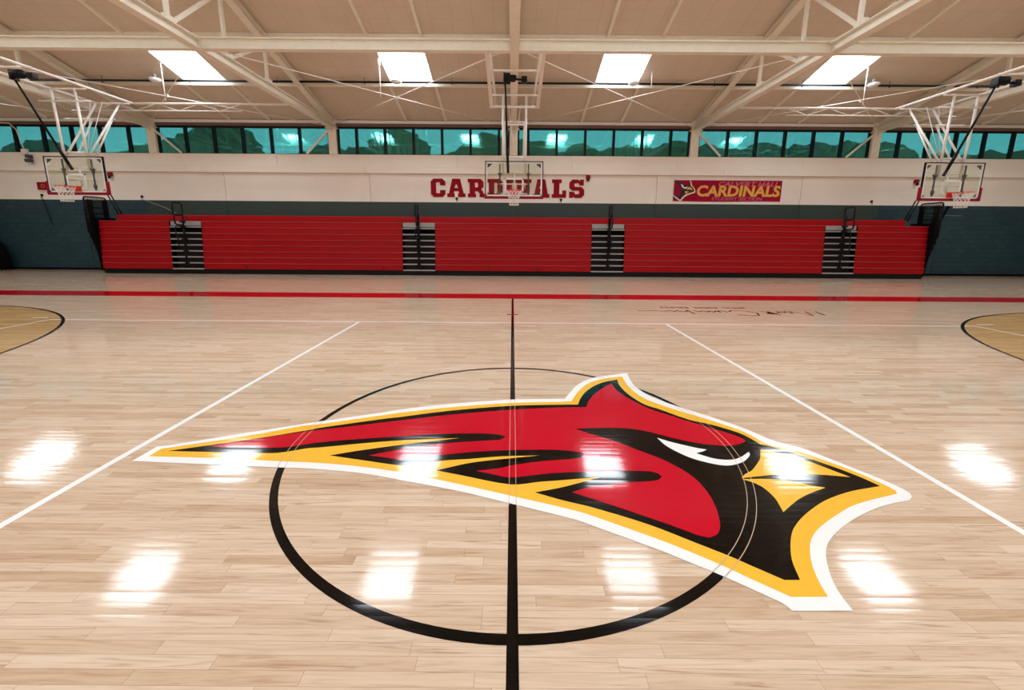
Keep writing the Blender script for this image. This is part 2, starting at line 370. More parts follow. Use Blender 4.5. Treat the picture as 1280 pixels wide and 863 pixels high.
# roof deck with openings for the skylights
SKX = [s*c for c in (3.67, 11.08, 18.75) for s in (-1, 1)]; SKW = 0.79
ROWS = [(10.85, 12.44), (6.72, 8.18), (2.55, 4.00)]  # topmost row on the far slope is unseen, added for light
def roof_pt(x, y, dz=0.0): return (x, y, roof(y)+dz)
xs = sorted([-XS, XS] + [c+d for c in SKX for d in (-SKW, SKW)])
cm = MB()
for sgn in (1, -1):
    ys = sorted([0, WY+0.35] + [v for r in ROWS for v in r])
    for j, (y0, y1) in enumerate(zip(ys[:-1], ys[1:])):
        inrow = any(abs(y0-r[0]) < 1e-6 for r in ROWS)
        for i, (x0, x1) in enumerate(zip(xs[:-1], xs[1:])):
            if inrow and any(abs(x0-(c-SKW)) < 1e-6 for c in SKX): continue
            q = [roof_pt(x0, sgn*y0), roof_pt(x1, sgn*y0), roof_pt(x1, sgn*y1), roof_pt(x0, sgn*y1)]
            cm.prism(q, (0, 0, 0.12))
st(cm, 'ceiling', M['ceiling'])
# purlins and sub-rafters of the roof
PY = [12.5, 10.35, 8.25, 6.15, 4.07, 1.97]
tn = 1
for y in PY:
    mb = MB(); mb.bar((-XS, y, roof(y)-0.085), (XS, y, roof(y)-0.085), 0.09, 0.17); st(mb, 'trim_%d' % tn, M['steel']); tn += 1
mb = MB()
for y in PY: mb.bar((-XS, -y, roof(y)-0.085), (XS, -y, roof(y)-0.085), 0.09, 0.17)
st(mb, 'trim_%d' % tn, M['steel']); tn += 1
for c in SKX:
    for d in (-SKW-0.04, SKW+0.04):
        for y0, y1 in ((12.55, 14.8), (8.3, 10.3)):
            x = c+d; mb = MB(); mb.bar((x, y0, roof(y0)-0.05), (x, y1, roof(y1)-0.05), 0.09, 0.10); st(mb, 'trim_%d' % tn, M['steel']); tn += 1

# ================================================================== OUTDOORS (seen through the clerestory)
st(MB().box(-70, 70, WY+0.36, 90, -0.3, -0.1), 'ground', M['ground'])
st(MB().box(-XS, XS, WY+0.36, WY+0.9, 4.9, 5.0), 'trim_outer_ledge', M['white'])
def tree(x, y, h, r, label):
    rnd = random.Random(int(x*13+y*7)); root = thing('tree', label, 'tree', (x, y, -0.1), 'trees outside behind the gym windows')
    mb = MB(); mb.tube([(x, y, -0.1), (x+0.1, y, h*0.3), (x, y, h*0.6)], [0.3, 0.22, 0.15], 8); mb.build('trunk', M['black'], root)
    bm = bmesh.new()
    for k in range(9):
        a = rnd.uniform(0, 6.28); rr = r*rnd.uniform(0.1, 0.55); s = r*rnd.uniform(0.45, 0.7)
        cz = h*0.62+rnd.uniform(-0.25, 0.28)*h*0.6
        res = bmesh.ops.create_icosphere(bm, subdivisions=3, radius=1)
        for v in res['verts']:
            nz = 1+0.14*math.sin(v.co.x*9+k)*math.cos(v.co.y*8)+0.1*math.sin(v.co.z*13+k*2)
            v.co = Vector((x+rr*math.cos(a)+v.co.x*s*nz, y+rr*math.sin(a)+v.co.y*s*nz, min(cz, h-s*0.8)+v.co.z*s*0.8*nz))
    me = bpy.data.meshes.new('crown'); bm.to_mesh(me); bm.free(); me.materials.append(M['foliage'])
    for p in me.polygons: p.use_smooth = True
    o = bpy.data.objects.new('crown', me); C.objects.link(o); o.parent = root; o.matrix_parent_inverse = Matrix.Translation(-root.location)
TL = 'dark green tree outdoors, its crown filling the lower part of the clerestory glass'
for i in range(21):
    x = -42+i*4.2; h = 9.0+0.22*math.sin(i*1.9)+(1.0 if -25 < x < -17 else 0.5 if 14 < x < 22 else 0)-(0.7 if abs(x) > 30 else 0)
    tree(x, 30+2.5*math.sin(i*2.3), h, 3.6, TL)

# ================================================================== FLOOR MARKINGS (paint under the finish, thin layers on the boards)
Z1, Z2, Z3, Z4, Z5, Z6 = 0.0006, 0.0012, 0.0018, 0.0024, 0.0030, 0.0036
def flat(mb, x0, x1, y0, y1, z=Z1, mi=0): return mb.poly([(x0, y0, z), (x1, y0, z), (x1, y1, z), (x0, y1, z)], mi)
def ring(mb, cx, cy, ri, ro, a0, a1, z, n=96, mi=0):
    for i in range(n):
        a, b = a0+(a1-a0)*i/n, a0+(a1-a0)*(i+1)/n
        mb.poly([(cx+ri*math.cos(a), cy+ri*math.sin(a), z), (cx+ro*math.cos(a), cy+ro*math.sin(a), z), (cx+ro*math.cos(b), cy+ro*math.sin(b), z), (cx+ri*math.cos(b), cy+ri*math.sin(b), z)], mi)
    return mb
def mark(mb, name, m, label, cat='floor marking', group=None, **k):
    o = mb.build(name, m, **k); o['label'] = label; o['category'] = cat
    if group: o['group'] = group
    return o
mark(flat(MB(), -XS, XS, 7.47, 8.33), 'floor_border', M['p_border'], 'wide red painted border band running along the floor in front of the bleachers')
mark(flat(MB(), -0.025, 0.025, -7.47, 7.47, Z3), 'center_line', M['p_black'], 'black centre line running from the red border through the bird logo')
mark(ring(MB(), 0, 0, 1.735, 1.785, 0, 2*math.pi, Z2, 160), 'center_circle', M['p_black'], 'black centre circle around the bird logo')
for s in (-1, 1):
    sd = 'left' if s < 0 else 'right'
    # stained wood inside the three-point line
    pts = []
    cx = s*12.725; ex = s*16.4
    n = 72
    arc = [(cx - s*6.0*math.sin(t), -6.0*math.cos(t)) for t in [math.pi*i/n for i in range(n+1)]]
    mb = MB(); mb.poly([(ex, -6.0, Z1)] + [(x, y, Z1) for x, y in arc] + [(ex, 6.0, Z1)])
    mark(mb, 'stained_floor_area', M['stain'], 'tan stained floor area inside the three-point line on the %s' % sd)
    mb = MB(); a0 = math.pi/2
    if s < 0: ring(mb, cx, 0, 5.97, 6.02, -math.pi/2, math.pi/2, Z3, 120)
    else: ring(mb, cx, 0, 5.97, 6.02, math.pi/2, 3*math.pi/2, Z3, 120)
    for y in (-1, 1): flat(mb, min(cx, ex), max(cx, ex), min(y*5.97, y*6.02), max(y*5.97, y*6.02), Z3)
    mark(mb, 'three_point_line', M['p_black'], 'black three-point line curving into the %s edge of view' % sd)
    mark(flat(MB(), s*2.975-0.027, s*2.975+0.027, -4.45, 4.45, Z2), 'attack_line', M['p_white'], 'white volleyball attack line slanting away on the %s of the logo' % sd)
    mark(flat(MB(), s*8.975-0.025, s*8.975+0.025, -4.45, 4.45, Z4), 'end_line', M['p_white'], 'white volleyball end line crossing the tan %s area' % sd)
    mark(flat(MB(), s*9.35-0.16, s*9.35+0.16, 4.60, 4.65, Z4), 'service_mark', M['p_white'], 'short white service dash beside the %s end line' % sd)
mark(flat(MB(), -9.0, 9.0, 4.445, 4.495, Z2), 'side_line', M['p_white'], 'long thin white volleyball sideline across the far half of the floor')
mark(flat(MB(), -9.0, 9.0, -4.495, -4.445, Z2), 'side_line', M['p_white'], 'white volleyball sideline on the near half behind the camera')
mark(flat(MB(), -0.12, 0.12, 5.24, 5.33, Z4), 'cross_mark', M['p_border'], 'short dark red cross mark on the far centre line')

LOGO = {
  'white': [(-2.844,-0.430), (-2.837,-0.222), (-2.766,-0.202), (-2.318,-0.007), (-1.752,0.236), (-1.233,0.438), (-1.097,0.500), (-0.651,0.640), (-0.027,0.761), (0.327,0.784), (0.546,0.796), (0.623,0.961), (0.719,1.157), (0.823,1.299), (0.978,1.436), (1.165,1.515), (1.425,1.613), (1.397,1.409), (1.388,1.198), (1.412,1.051), (1.465,0.882), (1.567,0.729), (1.672,0.604), (1.885,0.383), (2.043,0.192), (2.116,0.075), (2.197,-0.066), (2.321,-0.151), (2.412,-0.267), (2.555,-0.503), (2.618,-0.608), (2.655,-0.700), (2.659,-0.750), (2.634,-0.786), (2.575,-0.823), (2.436,-0.857), (2.277,-0.910), (2.076,-1.002), (1.881,-1.114), (1.764,-1.200), (1.692,-1.279), (1.636,-1.367), (1.591,-1.460), (1.569,-1.538), (1.561,-1.614), (1.279,-1.617), (1.259,-1.578), (1.162,-1.504), (1.052,-1.423), (0.943,-1.352), (0.784,-1.252), (0.447,-1.063), (0.381,-1.028), (-0.004,-0.886), (-0.081,-0.860), (-0.322,-0.773), (-0.723,-0.659), (-1.090,-0.564), (-1.488,-0.512), (-1.697,-0.501), (-2.249,-0.467), (-2.558,-0.450)],
  'yellow': [(-2.774,-0.365), (-2.775,-0.258), (-2.282,-0.061), (-1.853,0.149), (-1.725,0.179), (-1.213,0.374), (-1.076,0.427), (-0.638,0.554), (-0.026,0.674), (0.486,0.711), (0.606,0.726), (0.666,0.880), (0.763,1.079), (0.898,1.266), (1.103,1.403), (1.328,1.485), (1.318,1.359), (1.312,1.169), (1.331,1.004), (1.388,0.812), (1.493,0.662), (1.600,0.546), (1.690,0.458), (1.848,0.308), (2.027,0.088), (2.073,-0.057), (2.115,-0.138), (2.273,-0.220), (2.366,-0.329), (2.451,-0.434), (2.520,-0.544), (2.572,-0.659), (2.588,-0.724), (2.565,-0.755), (2.457,-0.786), (2.301,-0.832), (2.140,-0.892), (1.949,-0.994), (1.805,-1.080), (1.696,-1.167), (1.616,-1.264), (1.556,-1.367), (1.520,-1.461), (1.500,-1.543), (1.323,-1.545), (1.195,-1.447), (1.096,-1.366), (0.875,-1.214), (0.613,-1.063), (0.394,-0.948), (-0.004,-0.808), (-0.360,-0.686), (-0.808,-0.550), (-1.121,-0.481), (-1.434,-0.440), (-1.932,-0.407), (-2.312,-0.381)],
  'black': [(-2.694,-0.289), (-2.186,-0.107), (-1.776,0.066), (-1.693,0.111), (-1.188,0.296), (-1.051,0.335), (-0.625,0.475), (-0.026,0.602), (0.478,0.640), (0.660,0.647), (0.710,0.799), (0.803,0.993), (0.938,1.174), (1.078,1.291), (1.239,1.373), (1.220,1.210), (1.228,1.029), (1.264,0.850), (1.338,0.659), (1.451,0.544), (1.635,0.329), (1.807,0.223), (1.964,0.080), (2.012,-0.018), (2.037,-0.117), (2.129,-0.172), (2.239,-0.270), (2.330,-0.377), (2.416,-0.477), (2.486,-0.584), (2.527,-0.672), (2.269,-0.735), (2.058,-0.817), (1.916,-0.894), (1.761,-0.996), (1.638,-1.098), (1.553,-1.202), (1.477,-1.325), (1.433,-1.449), (1.354,-1.450), (1.243,-1.365), (1.167,-1.305), (1.026,-1.210), (0.803,-1.063), (0.500,-0.915), (0.319,-0.847), (0.149,-0.770), (0.335,-0.713), (0.633,-0.590), (0.274,-0.642), (0.190,-0.652), (-0.018,-0.685), (-0.374,-0.579), (-0.554,-0.525), (-0.319,-0.425), (-0.096,-0.373), (0.213,-0.313), (-0.097,-0.332), (-0.324,-0.369), (-0.548,-0.399), (-0.772,-0.468), (-1.154,-0.393), (-1.407,-0.335), (-1.203,-0.260), (-0.912,-0.172), (-0.681,-0.111), (-0.441,-0.051), (-0.771,-0.079), (-1.090,-0.123), (-1.538,-0.218), (-1.628,-0.232), (-1.825,-0.304), (-1.995,-0.306)],
  'red': [(-2.425,-0.212), (-2.046,-0.065), (-1.765,0.044), (-1.165,0.222), (-1.032,0.264), (-0.611,0.384), (-0.025,0.509), (0.470,0.573), (0.733,0.582), (0.780,0.725), (0.874,0.910), (0.997,1.083), (1.142,1.241), (1.147,1.058), (1.190,0.889), (1.259,0.723), (1.356,0.553), (1.498,0.411), (1.619,0.293), (1.773,0.153), (1.893,0.046), (1.943,-0.025), (1.951,-0.066), (1.874,-0.114), (1.793,-0.142), (1.709,-0.146), (1.573,-0.122), (1.474,-0.086), (1.335,-0.014), (1.196,0.075), (1.072,0.129), (0.954,0.148), (0.776,0.148), (0.552,0.131), (0.667,0.039), (0.830,-0.069), (1.012,-0.236), (1.132,-0.343), (1.209,-0.442), (1.264,-0.539), (1.293,-0.634), (1.301,-0.735), (1.296,-0.828), (1.272,-0.943), (1.228,-1.067), (1.178,-1.138), (1.119,-1.168), (1.064,-1.152), (1.015,-1.121), (0.922,-1.062), (0.630,-0.894), (0.395,-0.767), (0.540,-0.706), (0.771,-0.657), (0.972,-0.635), (1.028,-0.618), (1.059,-0.580), (1.044,-0.541), (0.983,-0.517), (0.722,-0.516), (0.283,-0.551), (-0.018,-0.606), (-0.147,-0.566), (-0.264,-0.528), (-0.092,-0.491), (-0.004,-0.453), (0.222,-0.396), (0.454,-0.361), (0.524,-0.342), (0.553,-0.302), (0.542,-0.273), (0.471,-0.246), (0.314,-0.229), (-0.005,-0.239), (-0.334,-0.274), (-0.561,-0.323), (-0.766,-0.369), (-0.866,-0.384), (-0.983,-0.357), (-1.109,-0.331), (-0.893,-0.240), (-0.820,-0.217), (-0.592,-0.148), (-0.270,-0.098), (-0.098,-0.076), (-0.059,-0.028), (-0.108,0.008), (-0.280,0.030), (-0.621,0.015), (-0.950,-0.032), (-1.270,-0.080), (-1.575,-0.141), (-1.809,-0.220), (-2.010,-0.231), (-2.266,-0.229)],
  'eye': [(1.222,-0.023), (1.307,-0.088), (1.408,-0.145), (1.481,-0.183), (1.555,-0.210), (1.502,-0.241), (1.444,-0.264), (1.490,-0.302), (1.549,-0.340), (1.623,-0.357), (1.707,-0.347), (1.783,-0.306), (1.870,-0.242), (1.866,-0.267), (1.832,-0.312), (1.759,-0.376), (1.683,-0.415), (1.606,-0.436), (1.536,-0.426), (1.438,-0.380), (1.358,-0.319), (1.287,-0.225), (1.245,-0.140)],
  'beak_top': [(1.987,-0.203), (2.086,-0.240), (2.210,-0.312), (2.296,-0.422), (2.406,-0.572), (2.205,-0.544), (1.969,-0.543), (1.854,-0.553), (1.714,-0.577), (1.616,-0.595), (1.669,-0.546), (1.750,-0.495), (1.834,-0.413), (1.907,-0.333)],
  'beak_bottom': [(1.614,-0.606), (1.807,-0.600), (1.962,-0.625), (2.039,-0.666), (2.133,-0.697), (1.986,-0.758), (1.849,-0.831), (1.680,-0.948), (1.713,-0.821), (1.709,-0.711), (1.674,-0.646)],
}
lg = thing('floor_logo', 'large red, black and yellow bird head logo painted on centre court', 'logo', (0, 0, 0))
def layer(key, name, m, z, label=None):
    o = MB().poly([(p.x, p.y, z) for p in smooth_outline(LOGO[key])]).build(name, m, lg, tri=True)
    if label: o['label'] = label
layer('white', 'white_outline', M['p_white'], Z4, 'white outer outline')
layer('yellow', 'yellow_outline', M['p_yellow'], Z5, 'yellow inner outline')
layer('black', 'black_shape', M['p_black'], Z6, 'black head and feather shape')
layer('red', 'red_feathers', M['p_red'], Z6+0.0006, 'red feathers')
layer('eye', 'eye', M['p_white'], Z6+0.0006, 'white eye')
layer('beak_top', 'upper_beak', M['p_yellow'], Z6+0.0006, 'yellow upper beak')
layer('beak_bottom', 'lower_beak', M['p_yellow'], Z6+0.0006, 'yellow lower beak')
# fine bare lines where the centre line and the circle cross the logo
ZL = Z6+0.0012
mb = MB()
for x in (-0.0245, 0.0215): flat(mb, x, x+0.003, -0.90, 0.76, ZL)
mb.build('inlaid_line', M['p_tan'], lg, label='thin tan lines of the centre line across the logo')
mb = MB()
def inlogo(a):
    P = [Vector(p) for p in LOGO['white']]; x, y = 1.76*math.cos(a), 1.76*math.sin(a); c = False
    for i in range(len(P)):
        p, r = P[i-1], P[i]
        if (p.y > y) != (r.y > y) and x < (r.x-p.x)*(y-p.y)/(r.y-p.y)+p.x: c = not c
    return c
for rr in (1.733, 1.784):
    run = []; runs = []
    for i in range(361):
        if i < 360 and inlogo(math.radians(i+0.5)): run.append(i)
        elif run: runs.append(run); run = []
    if len(runs) > 1 and runs[0][0] == 0 and runs[-1][-1] == 359: runs[0] = [k-360 for k in runs.pop()] + runs[0]
    for r_ in runs:
        mb = ring(MB(), 0, 0, rr, rr+0.004, math.radians(r_[0]), math.radians(r_[-1]+1), ZL, len(r_))
        mb.build('inlaid_line', M['p_tan'], lg, label='thin tan arc of the circle across the logo')
# signature, upside down from here: it is written to be read from the bleachers
sg = thing('floor_signature', 'handwritten black signature with small red lettering on the floor by the red border', 'floor marking', (5.1, 5.9, 0))
def stroke(mb, pts, wd, z=Z2):
    P = [Vector(p) for p in pts]
    for a, b in zip(P[:-1], P[1:]):
        d = (b-a).normalized(); nn = Vector((-d.y, d.x))*wd/2; e = d*wd*0.3
        mb.poly([(*(a-nn-e), z), (*(b-nn+e), z), (*(b+nn+e), z), (*(a+nn-e), z)])
def S(x, y): return (6.95-x, 5.62+0.72*(0.55-y))       # reading direction runs right to left
mb = MB()
for pl in ([(0.02, 0.15), (0.12, 0.75), (0.28, 0.2), (0.42, 0.85), (0.55, 0.3), (0.62, 0.1)],               # M
           [(0.78, 0.42), (0.70, 0.5), (0.66, 0.3), (0.74, 0.18), (0.82, 0.42), (0.84, 0.2)],                   # a
           [(0.92, 0.42), (0.93, 0.2), (0.95, 0.38), (1.03, 0.44)],                                           # r
           [(1.12, 0.8), (1.13, 0.18), (1.14, 0.34), (1.27, 0.5), (1.15, 0.34), (1.3, 0.16)],                # k
           [(2.0, 0.75), (1.82, 0.95), (1.6, 0.85), (1.5, 0.5), (1.62, 0.12), (1.9, 0.05), (2.05, 0.3)],        # C
           [(2.12, 0.4), (2.14, 0.16), (2.25, 0.16), (2.28, 0.42), (2.30, 0.16), (2.42, 0.4), (2.44, 0.18), (2.55, 0.36), (2.6, 0.16), (2.75, 0.35), (2.8, 0.15)],
           [(2.95, 0.7), (2.93, 0.1), (3.02, 0.3), (3.15, 0.3), (3.18, 0.15), (3.3, 0.34), (3.36, 0.16), (3.5, 0.3), (3.7, 0.2), (3.9, 0.26), (4.1, 0.22)]):
    stroke(mb, [S(*p) for p in pl], 0.035)
mb.poly([(5.62, 5.62, Z2), (5.78, 5.72, Z2), (5.9, 5.62, Z2), (5.74, 5.52, Z2)])
mb.build('handwriting', M['p_black'], sg, label='black handwriting')
mb = MB(); rnd = random.Random(3); x = 5.55
while x > 3.5:
    if abs(x-4.97) < 0.06 or abs(x-4.28) < 0.06:
        mb.build('red_lettering', M['p_border'], sg, label='small red capitals'); mb = MB(); x -= 0.11
    wd = 0.085; y0, y1 = 6.2, 6.36; k = rnd.randrange(5)
    if k != 1: flat(mb, x-0.032, x, y0, y1, Z2)
    if k != 2: flat(mb, x-wd, x-wd+0.032, y0, y1, Z2)
    if k in (0, 1, 4): flat(mb, x-wd, x, y0, y0+0.045, Z2)
    if k in (1, 2, 3): flat(mb, x-wd, x, y1-0.045, y1, Z2)
    if k in (0, 2): flat(mb, x-wd, x, 6.27, 6.29, Z2)
    x -= 0.115
mb.build('red_lettering', M['p_border'], sg, label='small red capitals')

# ================================================================== ROOF STEEL
ORD = ['leftmost', 'second', 'third', 'centre', 'fifth', 'sixth', 'rightmost']
ZB = 6.15
for i, x in enumerate(TX):
    w1 = ORD[i]
    t = thing('roof_truss', '%s of the seven cream steel roof trusses%s' % (w1, '' if i in (0, 3, 6) else ' counted from the left'), 'truss', (x, 0, ZB), 'roof trusses')
    MB().ibeam((x, -WY+0.05, ZB), (x, WY-0.12, ZB), 0.22, 0.24).build('bottom_chord', M['steel'], t)
    for s in (1, -1):
        y1, y0 = WY-0.15, 0.0
        MB().ibeam((x, s*y0, roof(y0)-0.24), (x, s*y1, roof(y1)-0.14), 0.22, 0.22).build('top_chord', M['steel'], t)
        ny = [12.25-1.85*k for k in range(7)]
        for k, y in enumerate(ny):
            zt = roof(y)-0.2
            if k > 0:
                mb = MB(); mb.bar((x-0.03, s*y, ZB+0.1), (x-0.03, s*y, zt-0.05), 0.09, 0.07, up=(1, 0, 0)); mb.build('web_member', M['steel'], t)
                mb = MB(); mb.bar((x+0.03, s*y, ZB+0.1), (x+0.03, s*ny[k-1], roof(ny[k-1])-0.3), 0.08, 0.06, up=(1, 0, 0)); mb.build('web_member', M['steel'], t)
        for k, y in enumerate(ny[1:5]): MB().box(x-0.05, x+0.05, s*y-0.14, s*y+0.14, ZB+0.08, ZB+0.25).build('gusset_plate', M['steel'], t)
    if i < 7:
        col = thing('wall_column', 'cream steel column between the clerestory windows under the %s roof truss' % w1, 'column', (x, WY, 4.5), 'clerestory columns')
        MB().box(x-0.17, x+0.17, WY-0.10, WY+0.12, 5.0, 6.42).build('shaft', M['steel'], col, bevel=0.01)
        MB().box(x-0.24, x+0.24, WY-0.2, WY+0.12, 6.02, 6.06).build('cap_plate', M['steel'], col)
        MB().prism([(x-0.02, WY-0.10, 6.3), (x-0.02, WY-0.55, 6.3), (x-0.02, WY-0.10, 5.85)], (0.04, 0, 0)).build('bracket', M['steel'], col)
def kneebrace(x, sx, label):
    mb = MB(); mb.bar((x+sx*0.15, WY-0.1, 5.95), (x+sx*1.15, WY-0.02, 5.03), 0.07, 0.07)
    o = mb.build('knee_brace', M['steel']); o['label'] = label; o['category'] = 'brace'; o['group'] = 'knee braces at the clerestory'
kneebrace(-15.3, 1, 'thin diagonal brace right of the column near the left hoop')
kneebrace(-7.65, -1, 'thin diagonal brace left of the column above the first bleacher bay')
kneebrace(7.65, 1, 'thin diagonal brace right of the column above the banner')
kneebrace(15.3, -1, 'thin diagonal brace left of the column near the right hoop')
# long I-beam across the hall at bottom chord level, in bays between the trusses
for s, nm in ((1, 'far'), (-1, 'near')):
    for i, (a, b) in enumerate(zip([-XS]+TX, TX+[XS])):
        if s < 0 and i not in (3, 4): continue
        o = MB().ibeam((a+0.02, s*7.5, 6.165), (b-0.02, s*7.5, 6.165), 0.17, 0.26, 0.02).build('cross_beam', M['steel'])
        o['category'] = 'beam'; o['group'] = 'cross beams between the trusses'
        o['label'] = ('cream I-beam across the ceiling, piece %s' % ('at the left end' if i == 0 else 'at the right end' if i == 7 else 'between the %s and %s truss' % (ORD[i-1], ORD[i]))) if s > 0 else 'cream I-beam on the camera side of the hall %s of centre' % ('left' if i == 3 else 'right')
# X bracing rods in the plane of the bottom chords
for i, (a, b) in enumerate(zip(TX[:-1], TX[1:])):
    t = thing('rod_bracing', 'crossed thin rods between the %s and %s roof truss' % (ORD[i], ORD[i+1]), 'bracing', ((a+b)/2, 11, 6.2), 'crossed tie rods')
    for p, q in (((a+0.1, 7.6, 6.13), (b-0.1, WY-0.2, 6.1)), ((b-0.1, 7.6, 6.16), (a+0.1, WY-0.2, 6.14))):
        MB().tube([p, q], 0.013, 6).build('rod', M['pipe'], t)
    MB().box((a+b)/2-0.035, (a+b)/2+0.035, 11.12, 11.2, 6.09, 6.17).build('turnbuckle', M['pipe'], t)
# sprinkler pipes
def pipe_run(x0, x1, y, dz, label):
    t = thing('sprinkler_pipe', label, 'pipe', (x0, y, roof(y)+dz))
    MB().tube([(x0, y, roof(y)+dz), (x1, y, roof(y)+dz)], 0.036, 8).build('pipe', M['black'], t)
    x = x0+1.1
    while x < x1:
        m2 = MB().tube([(x, y, roof(y)+dz+0.01), (x, y, roof(y)-0.0)], 0.008, 5); m2.lathe([(0.0, -0.07), (0.025, -0.065), (0.012, -0.03)], (x, y, roof(y)+dz), 8); m2.build('sprinkler_head', M['black'], t); x += 3.1
pipe_run(-25, 25, 12.28, -0.16, 'long black sprinkler pipe running under the skylights along the ceiling')
pipe_run(9.3, 25, 8.0, -0.26, 'black pipe at the top right of the ceiling')
# skylights
rown = ['lower far', 'upper far', 'ridge']
for sgn in (1, -1):
    for ri, (y0, y1) in enumerate(ROWS):
        for c in SKX:
            side = 'left' if c < 0 else 'right'; posn = {3.67: 'inner', 11.08: 'middle', 18.75: 'outer'}[abs(c)]
            where = ('far slope, %s row' % ['bottom', 'second', 'top'][ri]) if sgn > 0 else ('near slope behind the camera, %s row' % ['bottom', 'second', 'top'][ri])
            t = thing('skylight', 'white skylight, %s one %s of centre, %s' % (posn, side, where), 'skylight', (c, sgn*(y0+y1)/2, roof((y0+y1)/2)), 'skylights')
            H = 0.22; x0, x1 = c-SKW, c+SKW; fr = MB()
            th = 0.03
            fr.prism([roof_pt(x0+0.003, sgn*y0, -0.02), roof_pt(x0+0.003, sgn*y1, -0.02), roof_pt(x0+0.003, sgn*y1, H), roof_pt(x0+0.003, sgn*y0, H)], (th, 0, 0))
            fr.prism([roof_pt(x1-0.003, sgn*y0, -0.02), roof_pt(x1-0.003, sgn*y1, -0.02), roof_pt(x1-0.003, sgn*y1, H), roof_pt(x1-0.003, sgn*y0, H)], (-th, 0, 0))
            fr.prism([roof_pt(x0, sgn*(y0+0.003), -0.02), roof_pt(x1, sgn*(y0+0.003), -0.02), roof_pt(x1, sgn*(y0+0.003), H), roof_pt(x0, sgn*(y0+0.003), H)], (0, sgn*th, 0))
            fr.prism([roof_pt(x0, sgn*(y1-0.003), -0.02), roof_pt(x1, sgn*(y1-0.003), -0.02), roof_pt(x1, sgn*(y1-0.003), H), roof_pt(x0, sgn*(y1-0.003), H)], (0, -sgn*th, 0))
            fr.build('shaft', M['white'], t)
            MB().poly([roof_pt(x0+0.03, sgn*(y0+0.03), H-0.02), roof_pt(x1-0.03, sgn*(y0+0.03), H-0.02), roof_pt(x1-0.03, sgn*(y1-0.03), H-0.02), roof_pt(x0+0.03, sgn*(y1-0.03), H-0.02)]).build('diffuser', M['skylight'], t)
            if sgn > 0:
                gb = MB()
                for f in (0.14, 0.26, 0.40): gb.bar(roof_pt(x0, y1-f, H-0.04), roof_pt(x1, y1-f, H-0.04), 0.013, 0.008)
                for f in (0.1, 0.18, 0.25):
                    xx = x0+f if c < 0 else x1-f
                    gb.bar(roof_pt(xx, y0, H-0.04), roof_pt(xx, y1, H-0.04), 0.010, 0.008)
                gb.build('glazing_bar', M['grey'], t)
# small white fixtures at the lower edge of the skylights
for k, (fx, fl) in enumerate(((-12.45, 'leftmost'), (-4.08, 'left centre'), (4.15, 'right centre'), (12.45, 'rightmost'))):
    s = -1 if fx < 0 else 1; y = 11.95; z = 6.88
    t = thing('sensor_fixture', 'small white fixture hanging by the %s skylight' % fl, 'ceiling fixture', (fx, y, z), 'white fixtures at the skylights')
    MB().lathe([(0.0, -0.06), (0.12, -0.05), (0.19, 0.0), (0.17, 0.05), (0.05, 0.08), (0.0, 0.09)], (fx, y, z), 16).build('housing', M['white'], t)
    MB().lathe([(0, 0.07), (0.06, 0.09), (0.06, 0.19), (0, 0.21)], (fx, y, z), 10).build('junction_box', M['grey'], t)
    MB().tube([(fx, y, z+0.2), (fx, y, roof(y))], 0.012, 6).build('stem', M['pipe'], t)
# thin vertical drop rods
for k, (x, y, z0, z1, lb) in enumerate(((-4.45, 11.3, 6.15, 7.2, 'thin white drop rod left of the left centre skylight'), (4.75, 11.9, 6.75, 7.2, 'thin white drop rod beside the right centre skylight'),
                                        (-11.9, 11.6, 6.1, 7.3, 'thin white drop rod holding the left lattice truss'), (11.9, 11.6, 6.1, 7.3, 'thin white drop rod holding the right lattice truss'))):
    mb = MB(); mb.tube([(x, y, z0), (x, y, z1)], 0.014, 6); mb.box(x-0.03, x+0.03, y-0.03, y+0.03, z1-0.02, roof(y)); o = mb.build('drop_rod', M['white']); o['label'] = lb; o['category'] = 'rod'
# lattice trusses carrying the side hoops
for s in (-1, 1):
    sd = 'left' if s < 0 else 'right'
    t = thing('lattice_beam', 'light lattice beam of white pipes above the %s hoop' % sd, 'beam', (s*11.4, 11.65, 6.0), 'lattice beams carrying the side hoops')
    a, b = s*7.75, s*15.2
    MB().tube([(a, 11.65, 6.03), (b, 11.65, 6.03)], 0.035, 8).build('upper_pipe', M['pipe'], t)
    MB().tube([(a+s*1.6, 11.65, 5.80), (b, 11.65, 5.80)], 0.022, 8).build('lower_pipe', M['pipe'], t)
    n = 8
    for k in range(n):
        xa = a+s*1.6+(b-a-s*1.6)*k/n; xb = a+s*1.6+(b-a-s*1.6)*(k+1)/n
        z = (5.80, 6.03) if k % 2 else (6.03, 5.80)
        MB().tube([(xa, 11.65, z[0]), (xb, 11.65, z[1])], 0.014, 6).build('lattice_rod', M['pipe'], t)

